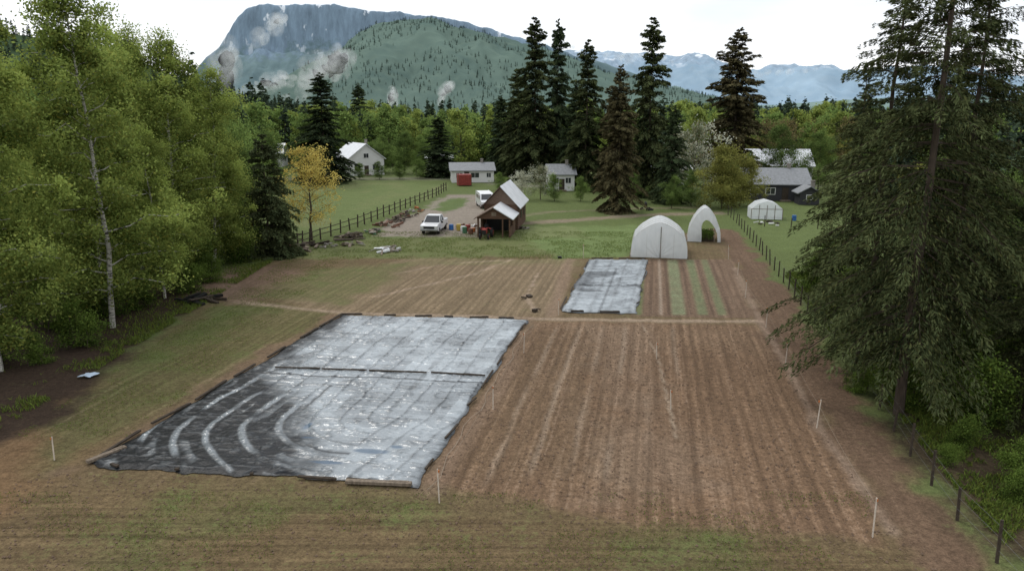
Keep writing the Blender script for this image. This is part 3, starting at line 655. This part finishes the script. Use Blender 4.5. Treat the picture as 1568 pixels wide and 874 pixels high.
house('white_bungalow',-7.6,143,.12,8.2,7,2.3,3.5,'x','white','greyroof',[(-2.6,1.4,1.2,.9),(.4,1.4,1.6,.9),(3.1,1.4,.8,.8)],-1.2)
house('metal_roof_house',-31.5,160,.5,8,12,3.6,6.6,'y','white','metalroof',[(-2,1.7,1.2,1.1),(2,1.7,1.2,1.1),(0,4.2,1.,.9)],0)
house('white_cottage',8.6,127,.05,4.4,5,2.9,4.3,'x','white','greyroof',[(-1,1.8,.9,.9),(1.1,1.8,.9,.9)],0)
house('white_farmhouse',20.5,134,-.1,10,7,3.4,5.8,'y','white','metalroof',[(-3,1.8,1.,1.2),(-1,1.8,1,1.2),(3,1.8,1.,1.2),(0,4.2,.9,.9)],1)
house('white_trailer_home',30.5,138,.05,6,4,2.8,3.5,'x','white','metalroof',[(-1.6,1.6,1,.9),(1.6,1.6,1,.9)],0)
house('dark_house',40.5,112,-.12,9.5,8,2.6,4.6,'x','darksiding','greyroof',[(-3.4,1.5,1.1,.9),(-1,1.5,1.3,.9),(3.6,1.5,1.,.9)],1.2)
house('dark_porch_shed',43.5,107,-.12,2.8,3,1.8,2.6,'y','darksiding','greyroof',[(0,1.1,.8,.6)],None,False)
house('metal_roof_shop',50,138,-.1,12,8,3.6,6.3,'x','white','metalroof',[(-3,1.7,1.2,1.),(3,1.7,1.2,1.)],0)
house('woodland_house',-67,113,.3,13,9,3.4,6,'x','white','metalroof',[(-3,1.6,1.2,1),(3,1.6,1.2,1)],0)
house('metal_roof_cabin',-62,185,.1,9,7,3.4,5.6,'x','white','metalroof',[(-2,1.6,1.2,1),(2,1.6,1.2,1)],0)
house('garage',-17,173,.1,6,6,2.8,3.8,'x','white','metalroof',[(-1.8,1.5,.9,.9)],.8)
e=empty('red_container',(-8.7,136,0),.2,.86); g=Geo(); g.box((0,1.2,1.25),(2.9,2.4,2.3))
for i in range(10): g.box((-1.3+i*.29,-.03,1.25),(.12,.06,2.2))
g.make('body',M['red'],e,bevel=.03); g=Geo()
for s in (-1,1): g.box((s*1.4,-.02,1.25),(.12,.1,2.5)); g.box((s*1.4,2.42,1.25),(.12,.1,2.5))
g.make('corner_posts',M['rust'],e)

# barn
e=empty('log_barn',(-1.95,78.3,0),-.13)
gb=Geo()
gb.box((-1.75,3.8,1.05),(.16,1.9,2.1)); gb.box((1.72,2.2,.5),(.12,4.4,1.0)); gb.box((1.72,3.4,1.25),(.1,2.,1.5))
for yy in (0,2.2):
    for xx in (-1.72,1.72): gb.box((xx,yy,1.05),(.18,.18,2.1))
gb.box((0,0,2.08),(3.7,.16,.18)); gb.box((.95,0,.95),(.14,.14,1.9))
gb.make('porch_frame',M['logwall'],e)
g=Geo(); g.prism([(-1.8,2.16),(1.8,2.16),(0,3.05)],'y',-.05,.02); g.make('porch_gable',M['logwall'],e)
g=Geo(); roofs(g,3.6,4.7,2.1,3.15,'y',.35,.1,(0,1)); g.make('porch_roof',[M['shingle'],M['metalroof']],e)
g=Geo(); g.prism([(-1.9,0),(1.9,0),(1.9,2.9),(0,4.9),(-1.9,2.9)],'y',5.1,13); g.make('walls',M['logwall'],e)
g=Geo(); g.prism([(-1.85,2.95),(1.85,2.95),(0,4.8)],'y',5.03,5.08); g.make('gable_shingles',M['shingle'],e)
g=Geo()
for i in range(12): g.tube([(1.93,5.1,.15+i*.24),(1.93,13,.15+i*.24)],.1,6)
g.make('logs',M['logwall'],e)
g=Geo(); sl=(4.9-2.9)/1.9
for s,m in ((-1,0),(1,1)): g.prism([(0,4.95),(s*2.35,2.9-.45*sl+.05),(s*2.35,2.9-.45*sl+.15),(0,5.06)],'y',4.7,13.4,m)
g.make('roof',[M['shingle'],M['metalroof']],e)
g=Geo(); g.box((2.03,8,1.5),(.06,.9,.8)); g.box((2.03,11,1.5),(.06,.9,.8)); g.box((0,4.98,1.0),(3.3,.06,2.)); g.make('openings',M['black'],e)
g=Geo(); g.box((0,.0,2.5),(.5,.16,.4)); g.make('sign_board',M['wood'],e)

# ------------------------------------------------------------ greenhouses
def arch(w,h,n=28,p=.62):
    th=np.linspace(0,math.pi,n); x=w/2*np.cos(th); z=h*np.sin(th)**p; z+=.10*h*np.clip(1-np.abs(x)/(w*.28),0,1)-.05*h*(np.sin(th)>.5)
    return np.stack([x,z],1)
def hoophouse(name,x,y,yaw,w,h,L,front='closed',p=.62):
    e=empty(name,(x,y,0),yaw); A=arch(w,h,30,p); ny=26; g=Geo(); V=[]
    for k in range(ny):
        yy=L*k/(ny-1); sag=1-.022*abs(math.sin(math.pi*yy/1.2)); V+=[(a[0]*sag,yy,max(0,a[1]*sag)) for a in A]
    n=len(A); i=np.arange(ny-1)[:,None]*n; j=np.arange(n-1)[None,:]
    g.add(V,np.stack([i+j,i+j+1,i+j+1+n,i+j+n],-1).reshape(-1,4)); g.make('cover',M['poly'],e,smooth=True)
    g=Geo()
    for k in range(int(L/1.2)+1): g.tube([(a[0]*1.003,min(L-.02,k*1.2+.01),a[1]*1.003+.01) for a in A],.022,6)
    for a in (-w*.33,w*.33): g.tube([(a,0,np.interp(a,A[::-1,0],A[::-1,1])),(a,L,np.interp(a,A[::-1,0],A[::-1,1]))],.02)
    g.make('hoops',M['trim'],e,smooth=True)
    def wall(yy,nm):
        g=Geo(); rr=np.linspace(.0,1,12); V=[]
        for r in rr:
            for k,a in enumerate(A): V.append((a[0]*r,yy+.05*(1-r)*math.sin(k*1.7+r*5)*1.,a[1]*r))
        i=np.arange(11)[:,None]*n; j=np.arange(n-1)[None,:]
        g.add(V,np.stack([i+j,i+j+1,i+j+1+n,i+j+n],-1).reshape(-1,4)); g.make(nm,M['poly'],e,smooth=True)
    if front=='closed':
        wall(L,'back_wall')
        wall(0,'front_wall'); g=Geo(); g.box((.12,-.09,h*.46),(.08,.06,h*.92)); g.make('door_post',M['stone'],e)
        g=Geo(); g.box((-1.15,-.08,h*.36),(.03,.05,h*.7)); g.box((1.3,-.08,h*.36),(.03,.05,h*.7)); g.make('seams',M['trim'],e)
    else:
        g=Geo(); V=[]
        for k in range(0,n):
            a=A[k]; lf=k/(n-1); f=.74-.5*sm(.4,.95,lf)
            V+= [(a[0],-.02,a[1]),(a[0]*f+.14,-.06-.04*math.sin(k*2),a[1]*(.70-.08*lf))]
        m=len(V)//2; F=[(2*i_,2*i_+1,2*i_+3,2*i_+2) for i_ in range(m-1)]
        g.add(V,F); g.make('front_curtain',M['poly'],e,smooth=True)
        g=Geo()
        for xx in (-w*.10,w*.32): g.tube([(xx,.05,0),(xx,.05,h*.62)],.035)
        g.make('door_posts',M['wood'],e)
        g=Geo(); g.box((0,L*.5,.25),(w*.6,L*.8,.5))
        gg=np.random.default_rng(3); C=np.stack([gg.uniform(-w*.3,w*.3,1500),gg.uniform(.1,L*.9,1500),gg.uniform(.2,1.0,1500)],1)
        g2=Geo(); g2.cards(C,unit(gg.normal(0,1,(1500,3)))*.1,unit(gg.normal(0,1,(1500,3)))*.06,0,np.stack([gg.random(1500)*.5,0*C[:,0],0*C[:,0]],1)); g2.make('seedlings',M['shrubleaf'],e)
        g.make('staging',M['darkwood'],e)
    g=Geo()
    for s in (-1,1): g.box((s*(w/2+.05),L/2,.1),(.12,L,.2))
    g.make('baseboards',M['wood'],e); return e
hoophouse('greenhouse',13.6,66.6,-.19,5.1,3.15,5.2)
hoophouse('hoop_house',20.0,75.3,-.22,3.3,3.35,3.4,'open',.95)
e=empty('small_greenhouse',(32.2,92,0),-.15); g=Geo(); g.prism([(-1.9,0),(1.9,0),(1.9,1.3),(1.1,2.0),(0,2.3),(-1.1,2.0),(-1.9,1.3)],'y',0,3); g.make('cover',M['poly'],e)
g=Geo()
for xx in (-1.9,-.95,0,.95,1.9): g.box((xx,-.03,.9 if abs(xx)<1.5 else .65),(.06,.06,1.8 if abs(xx)<1.5 else 1.3))
g.box((0,-.04,1.3),(3.9,.05,.06)); g.make('frame',M['wood'],e)

# ------------------------------------------------------------ vehicles
def wheel(g,x,y,r,w,mat=0,mat2=1,n=18):
    g.tube([(x-w/2,y,r),(x-w/2+.03,y,r),(x+w/2-.03,y,r),(x+w/2,y,r)],[r*.9,r,r,r*.9],n,mat); g.tube([(x-w/2-.015,y,r),(x+w/2+.015,y,r)],r*.55,n,mat2)
def pickup(x,y,yaw):
    e=empty('pickup_truck',(x,y,0),yaw)
    g=Geo(); w=.98
    g.prism([(-2.75,.55),(-2.78,.95),(-2.6,1.08),(-1.35,1.16),(-1.2,1.18),(.75,1.2),(.8,.5),(-2.6,.48)],'x',-w,w)
    g.make('hood_and_doors',M['carwhite'],e,bevel=.06)
    g=Geo(); V=[];lo=[(-1.3,1.17),(.72,1.17)];hi=[(-.62,1.82),(.55,1.84)]
    for s in (-1,1): V+=[(s*.92,lo[0][0],lo[0][1]),(s*.92,lo[1][0],lo[1][1]),(s*.74,hi[1][0],hi[1][1]),(s*.74,hi[0][0],hi[0][1])]
    g.add(V,[(0,1,2,3),(7,6,5,4),(0,3,7,4),(1,5,6,2),(3,2,6,7),(0,4,5,1)]); g.make('cab_glass',M['glass'],e)
    g=Geo(); g.box((0,-.03,1.86),(1.5,1.25,.06))
    for s in (-1,1):
        g.tube([(s*.93,-1.32,1.17),(s*.75,-.62,1.84)],.045); g.tube([(s*.93,.74,1.17),(s*.75,.57,1.84)],.06); g.tube([(s*.945,-.25,1.17),(s*.765,-.1,1.84)],.04)
    g.make('cab_roof_and_pillars',M['carwhite'],e)
    g=Geo()
    for s in (-1,1): g.box((s*.93,1.75,.88),(.1,1.9,.66))
    g.box((0,2.68,.88),(1.9,.08,.66)); g.box((0,1.75,.62),(1.8,1.85,.08)); g.make('bed',M['carwhite'],e,bevel=.02)
    g=Geo(); g.box((0,-2.8,.82),(1.2,.06,.26)); g.box((0,-2.84,.55),(1.7,.06,.1)); g.box((0,0,.42),(1.7,4.6,.2)); g.make('grille',M['black'],e)
    g=Geo(); g.box((0,-2.82,.52),(1.9,.16,.18)); g.box((0,2.8,.5),(1.9,.14,.18)); g.make('bumpers',M['chrome'],e,bevel=.03)
    g=Geo()
    for s in (-1,1): g.box((s*.78,-2.79,.86),(.32,.08,.22))
    g.make('headlights',M['lamp'],e)
    g=Geo()
    for s in (-1,1): g.box((s*1.1,-.95,1.2),(.2,.1,.18))
    g.make('mirrors',M['black'],e)
    g=Geo()
    for s in (-1,1):
        for yy in (-1.8,1.75): wheel(g,s*.86,yy,.38,.26)
    g.make('wheels',[M['rubber'],M['chrome']],e)
pickup(-8.8,82.5,-.12)
e=empty('white_van',(-3.9,105,0),.2); g=Geo()
g.prism([(-2.4,.4),(-2.45,.95),(-1.9,1.15),(-1.25,2.0),(2.4,2.1),(2.5,.4)],'x',-.95,.95); g.make('body',M['carwhite'],e,bevel=.08)
g=Geo(); g.add([(-.8,-1.88,1.2),(.8,-1.88,1.2),(.7,-1.33,1.93),(-.7,-1.33,1.93)],[(0,1,2,3)])
for s in (-1,1): g.box((s*.955,-.8,1.5),(.03,.9,.5)); g.box((s*.955,.9,1.5),(.03,1.6,.5))
g.make('windows',M['glass'],e); g=Geo()
for s in (-1,1):
    for yy in (-1.6,1.6): wheel(g,s*.85,yy,.34,.22)
g.make('wheels',[M['rubber'],M['chrome']],e)
g=Geo(); g.box((0,-2.46,.75),(1.0,.05,.2)); g.box((0,-2.48,.5),(1.85,.1,.18)); g.make('grille_and_bumper',M['black'],e)
e=empty('red_tractor',(-2.85,78.0,0),-.1); g=Geo(); g.box((0,-.75,.85),(.5,1.2,.5)); g.box((0,.35,1.0),(1.0,.12,.1))
for s in (-1,1): g.box((s*.5,.45,.95),(.22,.85,.08))
g.make('hood_and_fenders',M['red'],e,bevel=.05); g=Geo(); wheel(g,-.62,.5,.52,.28,0,1); wheel(g,.62,.5,.52,.28,0,1); wheel(g,-.45,-1.1,.3,.18,0,1); wheel(g,.45,-1.1,.3,.18,0,1)
g.make('wheels',[M['rubber'],M['red']],e); g=Geo(); g.box((0,.5,.9),(.42,.4,.1)); g.box((0,.7,1.15),(.42,.08,.4)); g.tube([(0,-.1,1.05),(0,.1,1.3)],.03); g.tube([(.12,-.7,1.1),(.12,-.7,1.7)],.03); g.tube([(-.18,.12,1.3),(.18,.12,1.3)],.025); g.box((0,-.1,.55),(.3,1.6,.25)); g.box((0,-1.38,.8),(.46,.06,.4)); g.make('seat_wheel_and_chassis',M['black'],e)
def barrel(x,y,mat,r=.29,h=.88):
    g=Geo(); g.tube([(0,0,0),(0,0,.03),(0,0,h*.33),(0,0,h*.35),(0,0,h*.37),(0,0,h*.65),(0,0,h*.67),(0,0,h*.69),(0,0,h)],[r*.97,r,r,r*1.05,r,r,r*1.05,r,r*.97],16); g.make('barrel',M[mat],loc=(x,y,0))
for x,y,m in [(-7.0,83.6,'blue'),(-6.1,83.1,'yellow'),(-5.6,82.6,'trim'),(-4.4,82,'orange'),(-5.0,82.6,'red'),(35.3,91,'blue'),(-5.3,81.2,'greenp'),(-4.6,80.5,'rust')]: barrel(x,y,m,.27,random.uniform(.45,.8))
def debris(name,x,y,R,n,mats,H=.5,L=1.6):
    e=empty(name,(x,y,0))
    for m in mats:
        g=Geo()
        for i in range(n):
            a=random.uniform(0,6.28);r=R*random.random()**.6
            sz=(random.uniform(.3,L),random.uniform(.06,.35),random.uniform(.04,.22))
            g.box((r*math.cos(a),r*math.sin(a)*1.2,.08+H*(1-r/R)*random.random()),sz,random.uniform(0,3.1),rx=random.uniform(-.2,.2),ry=random.uniform(-.25,.25))
        g.make('pieces_'+m,M[m],e)
debris('lumber_pile',-15,86.5,1.6,12,['wood','rust'],.8)
debris('debris_pile',-15.6,81.5,1.4,7,['greenp','wood','stone'],.6,.8)
debris('lumber_pile',-17.2,77.6,1.5,14,['wood','darkwood'],.7,2.4)
debris('debris_pile',-13.6,95,1.5,8,['rust','wood','darkwood'],1.,1.)
debris('debris_pile',-13.2,100,1.2,6,['orange','wood','stone'],.8,.8)
debris('lumber_pile',-14.2,91,1.3,12,['wood','darkwood'],.7,2.2)
debris('log_pile',-20.3,72,1.9,14,['darkwood','wood'],.6,2.2)
debris('brush_pile',-22.3,69.5,2.,22,['rust','darkwood'],1.0,1.6)
debris('log_pile',-22.3,50.8,1.2,9,['darkwood','black'],.5,1.8)
debris('scrap_sheets',-12.2,70.2,1.5,7,['wood','stone','metalroof'],.12,1.6)
debris('scrap_sheets',-16,73.8,1.2,5,['stone','wood'],.12,1.4)
debris('debris_pile',-5.2,84.5,1.4,7,['trim','rust','wood'],.7,.8)
debris('stone_pile',-18.5,72.5,.9,10,['stone'],.4,.6)
debris('board_scraps',1.7,48.1,.35,3,['darkwood'],.05,.5); debris('sand_bags',1.0,51.5,.35,2,['darkwood'],.08,.5); debris('sand_bags',4.5,66.8,.3,2,['black'],.1,.4)
debris('debris_pile',1.4,84,.7,4,['darkwood','stone'],.3,.6); debris('debris_pile',18.6,101.5,.8,6,['black','darkwood'],1.,.9)
debris('garden_gear',31,88,1.5,5,['trim','darkwood'],.4,.8)
u,v=np.meshgrid(np.linspace(-.35,.35,14),np.linspace(-.3,.3,12)); zz=.03+.16*fbm(u*4+9,v*4+9,3)
i=np.arange(11)[:,None]*14; j=np.arange(13)[None,:]; g=Geo(); g.add(np.stack([u+.1*np.sin(v*9),v,zz],-1).reshape(-1,3),np.stack([i+j,i+j+1,i+j+15,i+j+14],-1).reshape(-1,4)); g.make('plastic_bag',M['paleblue'],loc=(-21.5,35.1,0),smooth=True)

# ------------------------------------------------------------ fences, stakes, lines
def railfence(name,pts,step,h,rails,pr=.07):
    P=np.array(pts,float); seg=np.linalg.norm(np.diff(P,axis=0),axis=1); S_=np.concatenate([[0],np.cumsum(seg)]); n=int(S_[-1]/step)
    e=empty(name); g=Geo(); L=[]
    for i in range(n+1):
        s=S_[-1]*i/n; x=np.interp(s,S_,P[:,0]); y=np.interp(s,S_,P[:,1]); hh=h*random.uniform(.9,1.14); tx,ty=random.gauss(0,.05),random.gauss(0,.05)
        g.tube([(x,y,-.1),(x+tx,y+ty,hh)],[pr,pr*.85],7); L.append((x+tx,y+ty))
    g.make('posts',M['darkwood'],e); g=Geo()
    for rz,rr in rails:
        if rr>.02:
            for a,b in zip(L[:-1],L[1:]):
                m=((a[0]+b[0])/2,(a[1]+b[1])/2,rz-.02); g.tube([(a[0],a[1],rz+random.gauss(0,.03)),m,(b[0],b[1],rz+random.gauss(0,.03))],rr,5)
        else: g.tube([(a[0],a[1],rz) for a in L],rr,4)
    g.make('rails' if rails[0][1]>.02 else 'wires',M['darkwood' if rails[0][1]>.02 else 'wire'],e)
railfence('rail_fence',[(-21.5,72.5),(-18.5,84),(-15.9,99),(-12.3,119),(-11.5,128)],2.2,1.35,[(.55,.045),(1.1,.045)],.09)
railfence('rail_fence',[(-38,80),(-28,76),(-21.5,74)],2.4,1.2,[(.5,.045),(1.0,.045)],.08)
railfence('wire_fence',[(14.3,17),(14.6,21.3),(15.5,26),(17.1,33),(20.8,52.8),(24.4,71.6),(27.2,87),(28.5,96)],2.35,1.25,[(.4,.005),(.8,.005),(1.15,.005)],.055)
railfence('wire_fence',[(27.2,87),(33,85),(44,82)],2.6,1.2,[(.5,.006),(1.1,.006)],.06)
stk=[(-2.5,22.8,1.25),(-.86,31,1.1),(.66,39,1.15),(11.4,20.7,1.35),(13.0,29,1.25),(14.7,37.3,1.2),(15.9,44,1.3),(17,51.7,1.3),(18.8,59.5,1.2),(3.1,47,1.1),(6.6,66.5,1.3),(-17.7,26,.95),(7.2,31,.9),(7.9,38,.9),(19.9,66,1.3)]
for x,y,h in stk:
    e=empty('marker_stake',(x,y,0)); g=Geo(); g.tube([(0,0,-.1),(random.gauss(0,.03),0,h)],[.026,.023],6); g.make('pole',M['stake'],e); g=Geo(); tz=h-.12; g.tube([(0,0,tz),(0,0,tz+.08)],.034,6); g.make('tape',M['orange'],e)
def string(pts,nm='string_line'):
    g=Geo(); Q=[]
    for a,b in zip(pts[:-1],pts[1:]):
        for s in np.linspace(0,1,8): Q.append((a[0]+(b[0]-a[0])*s,a[1]+(b[1]-a[1])*s,a[2]+(b[2]-a[2])*s-.12*4*s*(1-s)))
    g.tube(Q,.004,4); g.make(nm,M['string'])
string([(-2.5,22.8,1.0),(-.86,31,.9),(.66,39,.9),(3.1,47,.9)]); string([(11.4,20.7,1.1),(13,29,1.),(14.7,37.3,1.),(15.9,44,1.),(17,51.7,1.),(18.8,59.5,1.)])
g=Geo(); g.tube([(-3.0+.1*math.sin(i*.9)+i*.18+.12*math.sin(i*1.7),23.6+i*.9,.035) for i in range(24)],.010,5); g.make('irrigation_hose',M['string'],smooth=True)
e=empty('utility_line'); g=Geo(); w=Geo(); xsn=[-110,-66,-22,20,64]
for x in xsn: g.tube([(x,205,0),(x,205,9.2)],[.16,.11],8); g.box((x,205,8.6),(2.2,.12,.14))
g.make('poles',M['darkwood'],e)
for o in (-.9,0,.9):
    Q=[]
    for a,b in zip(xsn[:-1],xsn[1:]):
        for s in np.linspace(0,1,12): Q.append((a+(b-a)*s+o*.2,205+o*.3,8.75-1.0*4*s*(1-s)*.8-abs(o)*.8))
    w.tube(Q,.03,4)
w.make('wires',M['wire'],e)

# ------------------------------------------------------------ grass and weeds
def tufts(n,gen,h,seed,th=.58):
    r=np.random.default_rng(seed); x,y=gen(r,n); k=fbm(x*.6,y*.6,77)+.25*fbm(x*3,y*3,78); ok=k>th; x,y=x[ok],y[ok]; n=len(x)
    hh=h*r.uniform(.4,1.2,n); C=np.stack([x,y,hh*.4],1); A=np.stack([r.normal(0,.35,n)*hh,r.normal(0,.35,n)*hh,hh*.55],1)
    a=r.random(n)*6.28; B=np.stack([np.cos(a),np.sin(a),0*a],1)*(.012+.05*hh)[:,None]
    return C,A,B,np.stack([np.clip(r.normal(.42,.24,n),0,1),np.clip(r.normal(.1,.15,n),0,1),0*x],1)
g=Geo()
def gr1(r,n): y=r.uniform(16,60,n); x=10.9+.19*y+.4+r.exponential(3.5,n); return x,y
def gr2(r,n): y=r.uniform(28,72,n); x=-21.6-r.exponential(1.5,n); return x,y
def gr3(r,n): return r.uniform(-20,12.5,n),r.uniform(17,23.5,n)
def gr4(r,n): y=r.uniform(28,66,n); return -15.5-r.random(n)*5.2,y
def gr5(r,n): y=r.uniform(66,82,n); return r.uniform(-20,14,n),y
for a in [tufts(70000,gr1,.20,1,.60),tufts(14000,gr2,.22,2),tufts(26000,gr3,.05,3,.64),tufts(18000,gr4,.06,4),tufts(30000,gr5,.12,5)]: g.cards(*a[:3],0,a[3])
g.make('grass',M['grassleaf'])
r=np.random.default_rng(55); n=22000; y=r.uniform(18,46,n)**1.; x=r.uniform(-18,14.5,n)
ins=sdf([(-3.1,24),(1.3,45),(15.5,44.6),(12.6,24),(13,17),(-18,17),(-18,25)],x,y)>0; ins&=sdf(big,x,y)<-.2; x,y=x[ins],y[ins]; n=len(x)
s=.012+.045*r.random(n)**3; g=Geo(); base=np.array([[1,0,0],[0,1,0],[-1,0,0],[0,-1,0],[0,0,1]])
V=(base[None]*s[:,None,None]*r.uniform(.6,1.3,(n,5,1))+np.stack([x,y,0*x-.01],1)[:,None]).reshape(-1,3)
F=(np.array([[0,1,4],[1,2,4],[2,3,4],[3,0,4]])[None]+np.arange(n)[:,None,None]*5).reshape(-1,3)
M['clod']=plain('clod',(.19,.13,.09),.95,.3); g.add(V,F); g.make('soil_clods',M['clod'])

# ------------------------------------------------------------ light, sky, camera
w=bpy.data.worlds.new('World'); scene.world=w; w.use_nodes=True; nt=w.node_tree; nt.nodes.clear()
el,rot=math.radians(52),math.radians(-35)
sky=nt.nodes.new('ShaderNodeTexSky'); sky.sky_type='NISHITA'; sky.sun_disc=False; sky.sun_elevation=el; sky.sun_rotation=rot
b1=nt.nodes.new('ShaderNodeBackground'); b1.inputs[1].default_value=.1; nt.links.new(sky.outputs[0],b1.inputs[0])
tc=nt.nodes.new('ShaderNodeTexCoord'); mp=nt.nodes.new('ShaderNodeMapping'); mp.inputs['Scale'].default_value=(1,1,3); nt.links.new(tc.outputs['Generated'],mp.inputs[0])
nz=nt.nodes.new('ShaderNodeTexNoise'); nz.inputs['Scale'].default_value=3.2; nz.inputs['Detail'].default_value=5; nt.links.new(mp.outputs[0],nz.inputs['Vector'])
cr=nt.nodes.new('ShaderNodeValToRGB'); cr.color_ramp.elements[0].position=.34; cr.color_ramp.elements[0].color=(.77,.81,.86,1); cr.color_ramp.elements[1].position=.62; cr.color_ramp.elements[1].color=(.97,.98,1,1)
nt.links.new(nz.outputs['Fac'],cr.inputs[0]); b2=nt.nodes.new('ShaderNodeBackground'); b2.inputs[1].default_value=1.3; nt.links.new(cr.outputs[0],b2.inputs[0])
mx=nt.nodes.new('ShaderNodeMixShader'); mx.inputs[0].default_value=.88; nt.links.new(b1.outputs[0],mx.inputs[1]); nt.links.new(b2.outputs[0],mx.inputs[2])
wo=nt.nodes.new('ShaderNodeOutputWorld'); nt.links.new(mx.outputs[0],wo.inputs[0])
sd=bpy.data.lights.new('sun','SUN'); sd.energy=1.25; sd.angle=math.radians(20); sd.color=(1,.96,.9); so=bpy.data.objects.new('sun',sd); link(so)
dirv=Vector((math.sin(rot)*math.cos(el),math.cos(rot)*math.cos(el),math.sin(el))); so.rotation_euler=dirv.to_track_quat('Z','Y').to_euler()
cam=bpy.data.cameras.new('camera'); co=bpy.data.objects.new('camera',cam); link(co); co.location=(0,0,13); co.rotation_euler=(math.radians(90-13.2),0,0)
cam.lens=25.71; cam.sensor_width=36; cam.clip_end=30000; cam.clip_start=.1; scene.camera=co
scene.view_settings.view_transform='Standard'; scene.view_settings.look='None'; scene.view_settings.exposure=0
